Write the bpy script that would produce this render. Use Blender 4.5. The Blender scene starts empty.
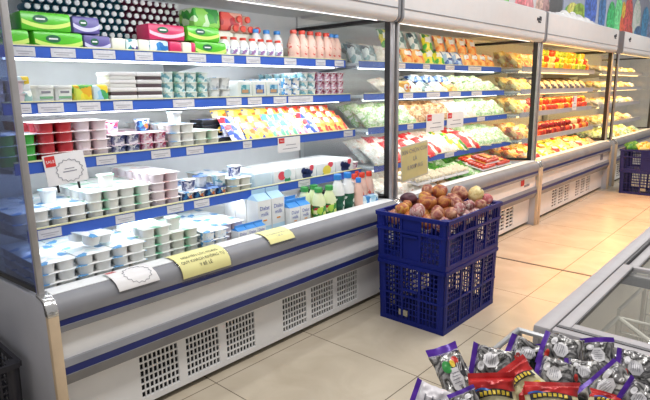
import bpy, bmesh, math, random
from mathutils import Vector, Matrix, Quaternion, noise
random.seed(7)
SC = bpy.context.scene
COL = SC.collection
PI = math.pi

# ------------------------------------------------------------------ materials
def nt(name):
    m = bpy.data.materials.new(name); m.use_nodes = True
    t = m.node_tree; b = t.nodes['Principled BSDF']
    return m, t, b
def rgb(c): return (c[0], c[1], c[2], 1)
def H(s):
    s = s.lstrip('#'); v = [int(s[i:i+2], 16)/255 for i in (0, 2, 4)]
    return tuple((x/12.92 if x < .04045 else ((x+.055)/1.055)**2.4) for x in v)
MATS = {}
def mat(name, col, rough=.5, metal=0., var=.06, scale=12., bump=0., bscale=60., emis=0., coat=0., sss=0.):
    if name in MATS: return MATS[name]
    if isinstance(col, str): col = H(col)
    m, t, b = nt(name)
    tc = t.nodes.new('ShaderNodeTexCoord'); nz = t.nodes.new('ShaderNodeTexNoise')
    nz.inputs['Scale'].default_value = scale; nz.inputs['Detail'].default_value = 3
    t.links.new(tc.outputs['Object'], nz.inputs['Vector'])
    r = t.nodes.new('ShaderNodeValToRGB')
    r.color_ramp.elements[0].position = .3; r.color_ramp.elements[1].position = .7
    r.color_ramp.elements[0].color = rgb([max(0, c*(1-var)) for c in col])
    r.color_ramp.elements[1].color = rgb([min(1, c*(1+var)) for c in col])
    t.links.new(nz.outputs['Fac'], r.inputs['Fac']); t.links.new(r.outputs['Color'], b.inputs['Base Color'])
    b.inputs['Roughness'].default_value = rough; b.inputs['Metallic'].default_value = metal
    b.inputs['Coat Weight'].default_value = coat
    if bump:
        n2 = t.nodes.new('ShaderNodeTexNoise'); n2.inputs['Scale'].default_value = bscale
        bp = t.nodes.new('ShaderNodeBump'); bp.inputs['Strength'].default_value = bump; bp.inputs['Distance'].default_value = .01
        t.links.new(tc.outputs['Object'], n2.inputs['Vector']); t.links.new(n2.outputs['Fac'], bp.inputs['Height'])
        t.links.new(bp.outputs['Normal'], b.inputs['Normal'])
    if emis:
        b.inputs['Emission Color'].default_value = rgb(col); b.inputs['Emission Strength'].default_value = emis
    MATS[name] = m
    return m
def printed(name, cols, scale=40., stretch=(1, 1, 1), rough=.35, mode='vor', bump=0., metal=0.):
    """packaging print: patches of ink of several colours"""
    if name in MATS: return MATS[name]
    m, t, b = nt(name)
    tc = t.nodes.new('ShaderNodeTexCoord'); mp = t.nodes.new('ShaderNodeMapping')
    mp.inputs['Scale'].default_value = stretch
    t.links.new(tc.outputs['Object'], mp.inputs['Vector'])
    r = t.nodes.new('ShaderNodeValToRGB'); cr = r.color_ramp
    cr.interpolation = 'CONSTANT' if mode == 'vor' else 'LINEAR'
    n = len(cols)
    if mode == 'vor':
        nz = t.nodes.new('ShaderNodeTexNoise'); nz.inputs['Scale'].default_value = scale*.7
        t.links.new(mp.outputs[0], nz.inputs['Vector'])
        mx = t.nodes.new('ShaderNodeMixRGB'); mx.inputs[0].default_value = .035
        t.links.new(mp.outputs[0], mx.inputs[1]); t.links.new(nz.outputs['Color'], mx.inputs[2])
        v = t.nodes.new('ShaderNodeTexVoronoi'); v.inputs['Scale'].default_value = scale
        t.links.new(mx.outputs[0], v.inputs['Vector'])
        sp = t.nodes.new('ShaderNodeSeparateColor'); t.links.new(v.outputs['Color'], sp.inputs[0])
        t.links.new(sp.outputs[0], r.inputs['Fac']); lo, hi = 0., 1.
    else:
        nz = t.nodes.new('ShaderNodeTexNoise'); nz.inputs['Scale'].default_value = scale; nz.inputs['Detail'].default_value = 4
        nz.inputs['Distortion'].default_value = .6
        t.links.new(mp.outputs[0], nz.inputs['Vector']); t.links.new(nz.outputs['Fac'], r.inputs['Fac']); lo, hi = .3, .7
        src = nz
    cols = [H(c) if isinstance(c, str) else c for c in cols]
    for i in range(n):
        p = lo+(hi-lo)*i/(n if mode == 'vor' else max(1, n-1))
        if i < 2: e = cr.elements[i]; e.position = p
        else: e = cr.elements.new(p)
        e.color = rgb(cols[i])
    t.links.new(r.outputs['Color'], b.inputs['Base Color'])
    b.inputs['Roughness'].default_value = rough; b.inputs['Metallic'].default_value = metal
    if bump:
        n2 = t.nodes.new('ShaderNodeTexNoise'); n2.inputs['Scale'].default_value = scale*1.5
        bp = t.nodes.new('ShaderNodeBump'); bp.inputs['Strength'].default_value = bump; bp.inputs['Distance'].default_value = .01
        t.links.new(tc.outputs['Object'], n2.inputs['Vector']); t.links.new(n2.outputs['Fac'], bp.inputs['Height'])
        t.links.new(bp.outputs['Normal'], b.inputs['Normal'])
    MATS[name] = m
    return m
def glass(name, tint, refl=1.45, haze=0.):
    m = bpy.data.materials.new(name); m.use_nodes = True; t = m.node_tree; t.nodes.clear()
    o = t.nodes.new('ShaderNodeOutputMaterial'); tr = t.nodes.new('ShaderNodeBsdfTransparent'); gl = t.nodes.new('ShaderNodeBsdfGlossy')
    gl.inputs['Roughness'].default_value = .03
    lw = t.nodes.new('ShaderNodeLayerWeight'); lw.inputs['Blend'].default_value = .5
    pw = t.nodes.new('ShaderNodeMath'); pw.operation = 'POWER'; pw.inputs[1].default_value = 4.5
    t.links.new(lw.outputs['Facing'], pw.inputs[0])
    fr = t.nodes.new('ShaderNodeMath'); fr.operation = 'MULTIPLY_ADD'; fr.inputs[1].default_value = .55; fr.inputs[2].default_value = (refl-1)*.07
    t.links.new(pw.outputs[0], fr.inputs[0])
    mx = t.nodes.new('ShaderNodeMixShader'); tr.inputs[0].default_value = rgb(tint)
    t.links.new(fr.outputs[0], mx.inputs[0]); t.links.new(tr.outputs[0], mx.inputs[1]); t.links.new(gl.outputs[0], mx.inputs[2])
    last = mx
    if haze:
        df = t.nodes.new('ShaderNodeBsdfDiffuse'); df.inputs[0].default_value = (.75, .8, .85, 1)
        m2 = t.nodes.new('ShaderNodeMixShader'); m2.inputs[0].default_value = haze
        t.links.new(mx.outputs[0], m2.inputs[1]); t.links.new(df.outputs[0], m2.inputs[2]); last = m2
    t.links.new(last.outputs[0], o.inputs[0])
    return m

WHITE = mat('white_enamel', (.80, .805, .82), .3, var=.02)
GREYM = mat('grey_plastic_bumper', (.24, .245, .27), .45, var=.12, scale=6)
ENDG = mat('pale_grey_end_panel', (.46, .47, .53), .35, var=.06, scale=5)
LGREY = mat('light_grey_aluminium', (.46, .47, .49), .35, .55, var=.05)
STEEL = mat('brushed_post', (.42, .41, .42), .38, .5, var=.1)
BLUE = mat('navy_stripe', (.008, .018, .15), .35)
RAIL = mat('blue_price_rail', (.04, .12, .55), .4, var=.04)
RAILG = mat('grey_price_rail', (.45, .45, .5), .4)
RAILTOP = mat('cream_rail_lip', (.75, .74, .45), .45)
BEIGE = mat('beige_corner_trim', (.62, .48, .33), .5, var=.08)
CHROME = mat('chrome', (.7, .7, .7), .18, .9, var=.1)
VIOL = mat('violet_blue_edge_glow', (.08, .10, .60), .3)  # bluish glow of the near glass edge, put into the strip colour
BLACK = mat('black_rubber', (.012, .012, .014), .5)
DARK = mat('dark_void', (.01, .011, .014), .8)
LINER = mat('white_liner', (.85, .87, .88), .4, var=.02)
PAPER = mat('white_paper', (.8, .79, .8), .7, var=.03)
PAPERY = mat('yellow_paper', (.82, .78, .36), .7, var=.05)
PAPERO = mat('olive_yellow_paper', (.62, .56, .26), .65, var=.05)
INK = mat('black_ink', (.03, .03, .04), .7)
INKG = mat('grey_ink', (.25, .25, .3), .7)
REDINK = mat('red_ink', (.65, .03, .03), .5)
GL = glass('side_glass', (.95, .97, .98), 1.35, .03)
GLB = glass('tinted_side_glass', (.46, .54, .74), 1.4, .02)
GLF = glass('freezer_glass', (.97, .97, .95), 1.35, .03)
FILM = glass('clear_film', (.95, .95, .95), 1.5)
TUBE = mat('lamp_tube', (1, 1, 1), .5, emis=3)
TUBEW = mat('warm_lamp_tube', (1, .72, .3), .5, emis=3)

# ------------------------------------------------------------------ mesh collector
class M:
    def __init__(s): s.v = []; s.f = []; s.m = []
    def add(s, vs, fs, mi=0):
        o = len(s.v); s.v += [tuple(v) for v in vs]
        for f in fs: s.f.append([i+o for i in f]); s.m.append(mi)
        return s
    def box(s, x0, x1, y0, y1, z0, z1, mi=0):
        vs = [(x, y, z) for z in (z0, z1) for y in (y0, y1) for x in (x0, x1)]
        return s.add(vs, [(0, 2, 3, 1), (4, 5, 7, 6), (0, 1, 5, 4), (2, 6, 7, 3), (0, 4, 6, 2), (1, 3, 7, 5)], mi)
    def ext(s, prof, y0, y1, mi=0):
        """closed (x,z) profile extruded along y"""
        n = len(prof); vs = [(x, y0, z) for x, z in prof]+[(x, y1, z) for x, z in prof]
        fs = [(i, (i+1) % n, (i+1) % n+n, i+n) for i in range(n)]+[tuple(range(n-1, -1, -1)), tuple(range(n, 2*n))]
        return s.add(vs, fs, mi)
    def cyl(s, p0, p1, r0, r1=None, n=12, mi=0):
        r1 = r0 if r1 is None else r1
        p0 = Vector(p0); p1 = Vector(p1); d = (p1-p0).normalized()
        a = d.orthogonal().normalized(); b = d.cross(a)
        vs = []
        for p, r in ((p0, r0), (p1, r1)):
            for i in range(n):
                t = 2*PI*i/n; vs.append(p+a*(r*math.cos(t))+b*(r*math.sin(t)))
        fs = [(i, (i+1) % n, (i+1) % n+n, i+n) for i in range(n)]+[tuple(range(n-1, -1, -1)), tuple(range(n, 2*n))]
        return s.add(vs, fs, mi)
    def lathe(s, prof, n=16, sq=2., ax='z', c=(0, 0, 0), mi=0):
        vs = []; fs = []
        for r, z in prof:
            for i in range(n):
                t = 2*PI*i/n; ct, st = math.cos(t), math.sin(t)
                k = (abs(ct)**sq+abs(st)**sq)**(-1/sq)
                p = (r*ct*k, r*st*k, z)
                if ax == 'x': p = (p[2], p[0], p[1])
                if ax == 'y': p = (p[0], p[2], p[1])
                vs.append((p[0]+c[0], p[1]+c[1], p[2]+c[2]))
        for j in range(len(prof)-1):
            for i in range(n):
                a, b = j*n+i, j*n+(i+1) % n
                fs.append((a, b, b+n, a+n))
        fs.append(tuple(range(n-1, -1, -1))); k = (len(prof)-1)*n; fs.append(tuple(range(k, k+n)))
        return s.add(vs, fs, mi)
    def mesh(s, name, mats, bevel=0., smooth=True, ang=35):
        me = bpy.data.meshes.new(name)
        me.from_pydata(s.v, [], s.f); me.update()
        for mm in (mats if isinstance(mats, (list, tuple)) else [mats]): me.materials.append(mm)
        for p, mi in zip(me.polygons, s.m): p.material_index = mi
        bm = bmesh.new(); bm.from_mesh(me)
        bmesh.ops.recalc_face_normals(bm, faces=bm.faces)
        if bevel:
            es = [e for e in bm.edges if len(e.link_faces) == 2 and e.calc_face_angle(0) > .6]
            bmesh.ops.bevel(bm, geom=es, offset=bevel, segments=2, profile=.5, affect='EDGES', clamp_overlap=True)
        if smooth:
            for f in bm.faces: f.smooth = True
            for e in bm.edges:
                if len(e.link_faces) == 2 and e.calc_face_angle(0) > math.radians(ang): e.smooth = False
        bm.to_mesh(me); bm.free()
        return me
    def build(s, name, mats, parent=None, loc=(0, 0, 0), bevel=0., **k):
        return mk(name, s.mesh(name, mats, bevel, **k), parent, loc)
def mk(name, me, parent=None, loc=(0, 0, 0)):
    o = bpy.data.objects.new(name, me); COL.objects.link(o); o.parent = parent; o.location = loc
    return o
def tag(o, label, cat, group=None, kind=None):
    o['label'] = label; o['category'] = cat
    if group: o['group'] = group
    if kind: o['kind'] = kind
    return o
def thing(name, label, cat, loc=(0, 0, 0), group=None, rz=0):
    o = mk(name, None, None, loc); o.rotation_euler = (0, 0, rz); o.empty_display_size = .05
    return tag(o, label, cat, group)
def struct(o): o['kind'] = 'structure'; return o
def kids(o): return [c for c in KID.get(o.name, [])]
KID = {}
def copy_tree(o, parent=None):
    c = o.copy(); COL.objects.link(c); c.parent = parent
    for ch in o.children: copy_tree(ch, c)
    return c
PROTO = {}
def put(key, make, loc, label, group=None, rot=None, scale=None):
    """first use places the built thing, later uses copy it with its parts"""
    if key not in PROTO:
        o = make(); PROTO[key] = o
    else:
        o = copy_tree(PROTO[key])
    o.location = loc
    o.rotation_mode = 'XYZ'; o.rotation_euler = rot or (0, 0, 0)
    o.scale = scale or (1, 1, 1)
    o['label'] = label
    if group: o['group'] = group
    elif 'group' in o.keys(): del o['group']
    return o
ORD = ['first', 'second', 'third', 'fourth', 'fifth', 'sixth', 'seventh', 'eighth', 'ninth', 'tenth', 'eleventh', 'twelfth',
       'thirteenth', 'fourteenth', 'fifteenth', 'sixteenth', 'seventeenth', 'eighteenth', 'nineteenth', 'twentieth']+['twenty-%s' % w for w in
       ('first', 'second', 'third', 'fourth', 'fifth', 'sixth', 'seventh', 'eighth', 'ninth')]
TXT = {}
def textmesh(body, size=1.):
    """lettering as mesh data centred on the origin"""
    cu = bpy.data.curves.new('lettering', 'FONT'); cu.body = body; cu.size = size
    cu.align_x = 'CENTER'; cu.align_y = 'CENTER'; cu.resolution_u = 2
    ob = bpy.data.objects.new('lettering', cu); COL.objects.link(ob)
    bpy.context.view_layer.update()
    me = bpy.data.meshes.new_from_object(ob.evaluated_get(bpy.context.evaluated_depsgraph_get()))
    bpy.data.objects.remove(ob); bpy.data.curves.remove(cu)
    return me
def lettering(body, size, m, parent, fn, name='lettering', sx=1.):
    """fn maps flat text coordinates (u, v) to a 3-D point"""
    me = textmesh(body, size)
    for v in me.vertices: v.co = Vector(fn(v.co.x*sx, v.co.y))
    me.materials.clear(); me.materials.append(m)
    return mk(name, me, parent)
def front(x, y, z):            # lettering on a face that looks to +x
    return lambda u, v: (x, y+u, z+v)

# ------------------------------------------------------------------ room
def floor_mat():
    m, t, b = nt('floor_tiles')
    tc = t.nodes.new('ShaderNodeTexCoord'); sep = t.nodes.new('ShaderNodeSeparateXYZ'); t.links.new(tc.outputs['Object'], sep.inputs[0])
    def line(out, off, per, w):
        a = t.nodes.new('ShaderNodeMath'); a.operation = 'ADD'; a.inputs[1].default_value = off; t.links.new(out, a.inputs[0])
        d = t.nodes.new('ShaderNodeMath'); d.operation = 'PINGPONG'; d.inputs[1].default_value = per/2; t.links.new(a.outputs[0], d.inputs[0])
        c = t.nodes.new('ShaderNodeMath'); c.operation = 'LESS_THAN'; c.inputs[1].default_value = w; t.links.new(d.outputs[0], c.inputs[0])
        return c.outputs[0]
    lx = line(sep.outputs[0], 1.257, .69, .0025); ly = line(sep.outputs[1], -2.02, .665, .0025)
    mxx = t.nodes.new('ShaderNodeMath'); mxx.operation = 'MAXIMUM'; t.links.new(lx, mxx.inputs[0]); t.links.new(ly, mxx.inputs[1])
    nz = t.nodes.new('ShaderNodeTexNoise'); nz.inputs['Scale'].default_value = 3.5; nz.inputs['Detail'].default_value = 8; nz.inputs['Distortion'].default_value = 1.2
    t.links.new(tc.outputs['Object'], nz.inputs['Vector'])
    r = t.nodes.new('ShaderNodeValToRGB'); cr = r.color_ramp
    cr.elements[0].position = .3; cr.elements[0].color = (.50, .43, .33, 1); cr.elements[1].position = .72; cr.elements[1].color = (.60, .53, .42, 1)
    t.links.new(nz.outputs['Fac'], r.inputs['Fac'])
    mx = t.nodes.new('ShaderNodeMixRGB'); mx.inputs[2].default_value = (.16, .13, .10, 1)
    t.links.new(mxx.outputs[0], mx.inputs[0]); t.links.new(r.outputs[0], mx.inputs[1]); t.links.new(mx.outputs[0], b.inputs['Base Color'])
    b.inputs['Roughness'].default_value = .22; b.inputs['Specular IOR Level'].default_value = .35
    return m
struct(M().box(-3.1, 3.2, -1.5, 13, -.05, 0).build('floor', floor_mat()))
struct(M().box(-3.1, -3.0, -1.5, 13, 0, 3.4).build('wall_back', mat('wall_paint', (.75, .74, .72), .8)))
struct(M().box(-3.1, 3.2, 12.9, 13, 0, 3.4).build('wall_far', mat('wall_paint', (.75, .74, .72), .8)))
tag(M().box(-1.98, -.6, 4.003, 4.022, 0, .003).build('floor_strip', mat('dark_brown_strip', (.10, .075, .06), .4)),
    'dark thin metal joint strip crossing the tiled aisle floor', 'floor strip')

# ------------------------------------------------------------------ refrigerated cases
SHZ = [1.54, 1.32, 1.09, .83]
def arc(cx, cz, r, a0, a1, n=6):
    return [(cx+r*math.cos(math.radians(a0+(a1-a0)*i/n)), cz+r*math.sin(math.radians(a0+(a1-a0)*i/n))) for i in range(n+1)]
BUMP = [(-2.05, .637), (-2.0, .641), (-1.965, .635), (-1.94, .621), (-1.926, .602), (-1.922, .58), (-1.925, .552)]
def case(y0, y1, label, shx, blue=True, vents='lattice', warm=False, vlist=None, near_glass=GL, far_glass=GL):
    c = thing('refrigerated_display_case', label, 'display case', (0, 0, 0))
    e = .035
    # carcass
    M().box(-2.92, -2.86, y0, y1, .0, 2.03).build('back_panel', LINER, c)
    M().box(-2.86, -2.07, y0+e, y1-e, .45, .555).box(-2.07, -2.045, y0+e, y1-e, .45, .625).build('bottom_deck', LINER, c)
    M().box(-2.86, -2.2, y0+e, y1-e, 1.86, 1.88).build('ceiling_panel', LINER, c)
    # canopy
    can = [(-2.86, 1.88), (-2.14, 1.88), (-2.05, 1.77), (-2.03, 1.757)]+arc(-2.0, 1.797, .042, -95, 0, 6)+[(-1.955, 2.02), (-1.975, 2.035), (-2.86, 2.035)]
    M().ext(can, y0+.02, y1-.02).build('canopy', mat('canopy_white', (.68, .675, .69), .35, var=.02), c)
    for yy in (y0, y1-.02): M().ext([(x+.004 if x > -2.1 else x, z-(.004 if z < 1.9 else 0)) for x, z in can], yy, yy+.02).build('canopy_end_cap', GREYM, c)
    M().ext([(-1.957, 1.83), (-1.953, 1.83), (-1.953, 1.834), (-1.957, 1.834)], y0+.02, y1-.02).build('canopy_seam', GREYM, c)
    # bumper
    bp = BUMP+[(-1.985, .552), (-2.05, .60)]
    M().ext(bp, y0+e, y1-e).build('upper_bumper', GREYM, c)
    M().ext([(-2.052, .638), (-2.0, .6425), (-1.972, .6385), (-1.972, .635), (-2.052, .633)], y0+e, y1-e).build('bumper_lip', LINER, c)
    M().box(-1.985, -1.928, y0+e, y1-e, .528, .552).build('stripe', BLUE, c)
    M().ext([(-1.985, .528), (-1.922, .528), (-1.925, .505), (-1.985, .49)], y0+e, y1-e).build('bumper_trim', GREYM, c)
    M().box(-2.05, -1.952, y0+e, y1-e, .37, .53).build('front_panel', WHITE, c)
    M().ext([(-2.0, .388), (-1.938, .388), (-1.928, .365), (-2.0, .36)], y0+e, y1-e).ext([(-2.0, .335), (-1.925, .335), (-1.95, .285), (-2.02, .27)], y0+e, y1-e).build('lower_bumper', GREYM, c)
    M().box(-2.0, -1.93, y0+e, y1-e, .335, .365).build('stripe', BLUE, c)
    # kick panel with vents
    xk = -2.0
    vl = vlist
    va, vb = .058, .252
    k = M(); k.box(xk-.02, xk, y0+e, y1-e, vb, .30).box(xk-.02, xk, y0+e, y1-e, .03, va)
    ys = [y0+e]
    for a, b in vl: ys += [a, b]
    ys.append(y1-e)
    for i in range(0, len(ys), 2): k.box(xk-.02, xk, ys[i], ys[i+1], va, vb)
    k.build('kick_panel', WHITE, c)
    for a, b in vl:
        g = M()
        nc, nr = (9, 6) if vents == 'lattice' else (2, 6)
        w = (b-a)/nc; hh = (vb-va)/nr
        bw = .0026 if vents == 'lattice' else .006
        for i in range(nc+1): g.box(xk-.008, xk-.001, max(a, a+i*w-bw), min(b, a+i*w+bw), va, vb)
        for j in range(nr+1): g.box(xk-.0085, xk-.0015, a, b, max(va, va+j*hh-bw-.0008), min(vb, va+j*hh+bw+.0008))
        v = g.build('vent_grille', WHITE, c)
        M().box(xk-.02, xk-.016, a, b, va, vb).build('vent_recess', DARK, v)
    M().box(-2.8, xk-.06, y0+e, y1-e, 0, .45).build('plinth', DARK, c)
    # end panels
    for yy, side in ((y0, 0), (y1-e, 1)):
        M().ext([(-2.92, 0), (-1.945, 0), (-1.94, .592), (-1.96, .618), (-2.0, .630), (-2.92, .575)], yy, yy+e).build('end_panel', ENDG, c, bevel=.003)
        ct = M().ext([(-1.944, .0), (-1.92, .0), (-1.918, .575), (-1.944, .575)], yy-.001, yy+e+.001).build('corner_trim', BEIGE, c, bevel=.002)
        cap = [(-1.943, .575), (-1.917, .575), (-1.92, .602), (-1.94, .63), (-1.965, .642), (-2.01, .646), (-2.01, .632), (-1.965, .626), (-1.95, .612)]
        M().ext(cap, yy-.002, yy+e+.002).build('corner_cap', CHROME, c, bevel=.002)
        ym = yy+e/2-(.004 if side == 0 else 0)
        M().box(-2.012, -1.99, ym-.011, ym+.011, .636, 1.775).build('post', STEEL, c, bevel=.003)
        gg = M().ext([(-2.84, .59), (-2.012, .64), (-2.012, 1.80), (-2.84, 1.80)], ym-.003, ym+.003).build('side_glass', near_glass if side == 0 else far_glass, c)
        xf = -2.028 if side == 0 else -2.055
        M().ext([(-2.84, .59), (-2.028, .64), (-2.028, .658), (-2.84, .608)], ym-.006, ym+.006).build('glass_frame', BLACK, gg)
        M().box(-2.84, -2.028, ym-.006, ym+.006, 1.765, 1.785).build('glass_frame', BLACK, gg)
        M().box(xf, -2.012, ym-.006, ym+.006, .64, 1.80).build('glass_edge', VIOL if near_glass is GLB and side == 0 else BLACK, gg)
    # shelves
    cols = []
    for i, z in enumerate(SHZ):
        xs = shx[i]
        s = M().box(-2.85, xs, y0+e+.03, y1-e-.03, z-.030, z-.014).build('shelf', LINER, c)
        M().box(xs, xs+.008, y0+e+.03, y1-e-.03, z-.046, z).build('price_rail', RAIL if blue else RAILG, s)
        M().box(xs-.002, xs+.012, y0+e+.03, y1-e-.03, z, z+.005).build('rail_lip', RAILTOP if blue else RAILG, s)
        for yy in (y0+e+.035, (y0+y1)/2, y1-e-.035): M().ext([(-2.85, z-.03), (xs-.03, z-.03), (xs-.03, z-.045), (-2.85, z-.09)], yy-.002, yy+.002).build('shelf_bracket', LGREY, s)
        M().cyl((xs-.05, y0+.12, z-.045), (xs-.05, y1-.12, z-.045), .008, n=8).build('light_tube', TUBEW if warm else TUBE, s)
    M().cyl((-2.075, y0+.08, 1.775), (-2.075, y1-.08, 1.775), .012, n=8).build('light_tube', TUBEW if warm else TUBE, c)
    return c
def area(loc, sx, sy, energy, col, rot, name='lamp'):
    l = bpy.data.lights.new(name, 'AREA'); l.shape = 'RECTANGLE'; l.size = sx; l.size_y = sy; l.energy = energy; l.color = col
    o = bpy.data.objects.new(name, l); COL.objects.link(o); o.location = loc; o.rotation_euler = rot
    return o
def shelf_lights(y0, y1, shx, col, e):
    ym = (y0+y1)/2; L = y1-y0-.2
    for x, z, k in [(-2.12, 1.76, 1.6)]+[(shx[i]-.05, SHZ[i]-.056, 1.) for i in range(4)]:
        area((x, ym, z), .03, L, e*k, col, (0, math.radians(28), 0), 'shelf_tube_light')
SX1 = [-2.35, -2.31, -2.27, -2.22]
SX3 = [-2.2, -2.2, -2.2, -2.16]
c1 = case(.65, 2.865, 'long white dairy refrigerator case nearest the viewer, filled with yogurt and milk', SX1,
     vlist=[(1.01, 1.20), (1.24, 1.425), (1.467, 1.65), (1.846, 2.031), (2.07, 2.26), (2.297, 2.488)], near_glass=GLB)
c2 = case(2.885, 5.25, 'middle white refrigerator case with bagged vegetables behind the blue crates', SX1, vents='slot',
     vlist=[(3.2, 3.36), (3.39, 3.55), (3.58, 3.74), (4.3, 4.46), (4.49, 4.65), (4.68, 4.84)])
c3 = case(5.27, 7.72, 'warm lit white refrigerator case full of peppers, apples and fruit', SX3, blue=False, vents='slot', warm=True,
     vlist=[(5.85, 6.0), (6.05, 6.2), (6.25, 6.4), (6.62, 6.77), (6.82, 6.97), (7.02, 7.17)])
c4 = case(7.95, 10.3, 'farthest white refrigerator case with pale shelves at the right edge', SX3, blue=False, vents='slot', warm=True,
     vlist=[(8.4, 8.6), (8.7, 8.9)])
# canopy emblems and small front emblems
for cc, y in ((c2, 5.02), (c3, 7.5), (c4, 8.2)):
    g = M()
    g.box(-1.958, -1.952, y, y+.05, 1.93, 1.955).box(-1.958, -1.952, y+.055, y+.10, 1.935, 1.97).box(-1.958, -1.952, y+.03, y+.09, 1.915, 1.928).build('canopy_emblem', INK, cc)
g = M(); g.box(-1.952, -1.947, 4.86, 4.93, .44, .50).build('front_emblem', REDINK, c2)
M().box(-1.952, -1.948, 4.94, 5.06, .42, .44).build('front_emblem', INKG, c2)
M().box(-1.952, -1.948, 7.35, 7.45, .42, .50).build('front_emblem', INKG, c3)
M().box(-1.952, -1.948, 2.66, 2.74, .40, .50).build('front_emblem', INK, c1)

CASE = 'dairy case'
# ------------------------------------------------------------------ price tags
TAGLINE = {0: [(.79, .875), (.93, 1.03), (1.105, 1.205), (1.30, 1.395), (1.58, 1.69), (1.79, 1.87), (1.955, 2.055), (2.24, 2.345), (2.51, 2.6), (2.69, 2.78)],
           1: [(.775, .82), (.84, .935), (.995, 1.09), (1.155, 1.25), (1.455, 1.575), (1.775, 1.88), (1.92, 2.02), (2.11, 2.215), (2.225, 2.43)],
           2: [(1.035, 1.12), (1.295, 1.395), (1.485, 1.585), (1.84, 1.905), (2.68, 2.77)],
           3: [(.75, .84), (1.07, 1.165), (1.325, 1.42), (1.475, 1.57), (2.2, 2.3)]}
def price_tag(w):
    def f():
        t = M().box(0, .002, 0, w, 0, .036).build('price_tag', mat('tag_paper', (.66, .66, .70), .5, var=.06, scale=60))
        tag(t, '', 'price tag')
        M().box(.002, .0025, w*.12, w*.88, .017, .021).box(.002, .0025, w*.2, w*.7, .009, .012).build('printed_line', mat('faint_print', (.42, .42, .47), .6), t)
        return t
    return f
SN = ['top', 'second', 'third', 'fourth']
for i, l in TAGLINE.items():
    for n, (a, b) in enumerate(l):
        w = round(b-a, 2)
        put(('tag', w), price_tag(w), (SX1[i]+.009, a, SHZ[i]-.041),
            'white price tag in blue rail of %s %s shelf, %s from the left' % (CASE, SN[i], ORD[n]), 'price tags in the dairy case rails')
for i, l in {0: [(3.4, 3.5), (3.75, 3.85), (4.1, 4.25), (4.5, 4.75)], 1: [(3.42, 3.55), (3.75, 3.95), (4.1, 4.3), (4.5, 4.7)], 2: [(3.42, 3.5), (4.1, 4.25), (4.55, 4.7)],
             3: [(3.45, 3.6), (3.9, 4.05)]}.items():
    for n, (a, b) in enumerate(l):
        w = round(b-a, 2)
        put(('tag', w), price_tag(w), (SX1[i]+.009, a, SHZ[i]-.041),
            'white price tag in vegetable case %s shelf rail, %s from the left' % (SN[i], ORD[n]), 'price tags in the vegetable case rails')

# ------------------------------------------------------------------ promo cards
def card(name, label, y, z, w, h, x, rx, sale=True):
    t = thing(name, label, 'sign', (x, y, z)); t.rotation_euler = rx
    M().box(-.0015, 0, 0, w, 0, h).build('card', PAPER, t)
    if sale:
        M().box(0, .001, w*.04, w*.28, h*.62, h*.96).build('red_corner', REDINK, t)
        lettering('SALE', h*.13 if w < .17 else h*.16, PAPER, t, front(.0016, w*.16, h*.78))
        g = M(); n = 15; cx, cz = w*.58, h*.42
        if name == 'promo_card': return t if M().box(0, .001, w*.34, w*.8, h*.45, h*.49).box(0, .001, w*.2, w*.85, h*.2, h*.24).build('printed_line', INKG, t) else t
        pts = []
        for i in range(2*n):
            a = 2*PI*i/(2*n); r = 1 if i % 2 else .86
            pts.append((cx+w*.34*r*math.cos(a), cz+h*.38*r*math.sin(a)))
        for i in range(2*n):
            (a, b), (c_, d) = pts[i], pts[(i+1) % (2*n)]
            g.cyl((.001, a, b), (.001, c_, d), .0011, n=4)
        g.build('star_outline', INKG, t)
        M().box(0, .001, cx-w*.17, cx+w*.17, cz-.006, cz-.002).box(0, .001, cx-w*.12, cx+w*.12, cz+.006, cz+.009).build('printed_line', INKG, t)
    return t
sc = card('sale_card', 'large white SALE card clipped below the red yogurt packs on the third shelf', .825, .985, .165, .125, -2.245, (math.radians(4), math.radians(-6), 0))
M().cyl((-.003, .035, -.03), (-.003, .035, .0), .005, n=8).cyl((-.003, .12, -.03), (-.003, .12, 0), .005, n=8).build('clip', BLACK, sc)
card('promo_card', 'small white card with red corner under the yellow cheese pouches', 2.09, 1.0, .18, .085, -2.255, (0, 0, 0))
card('promo_card', 'white card with red corner under mushrooms in the vegetable case, left one', 3.68, 1.01, .27, .14, -2.255, (0, 0, 0))
card('promo_card', 'white card with red corner in the vegetable case, right one of the pair', 4.0, 1.02, .28, .13, -2.255, (0, 0, 0))
card('promo_card', 'tiny white card among the fruit on the third shelf of the fruit case', 6.85, 1.06, .15, .17, -2.18, (0, 0, 0))
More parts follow.
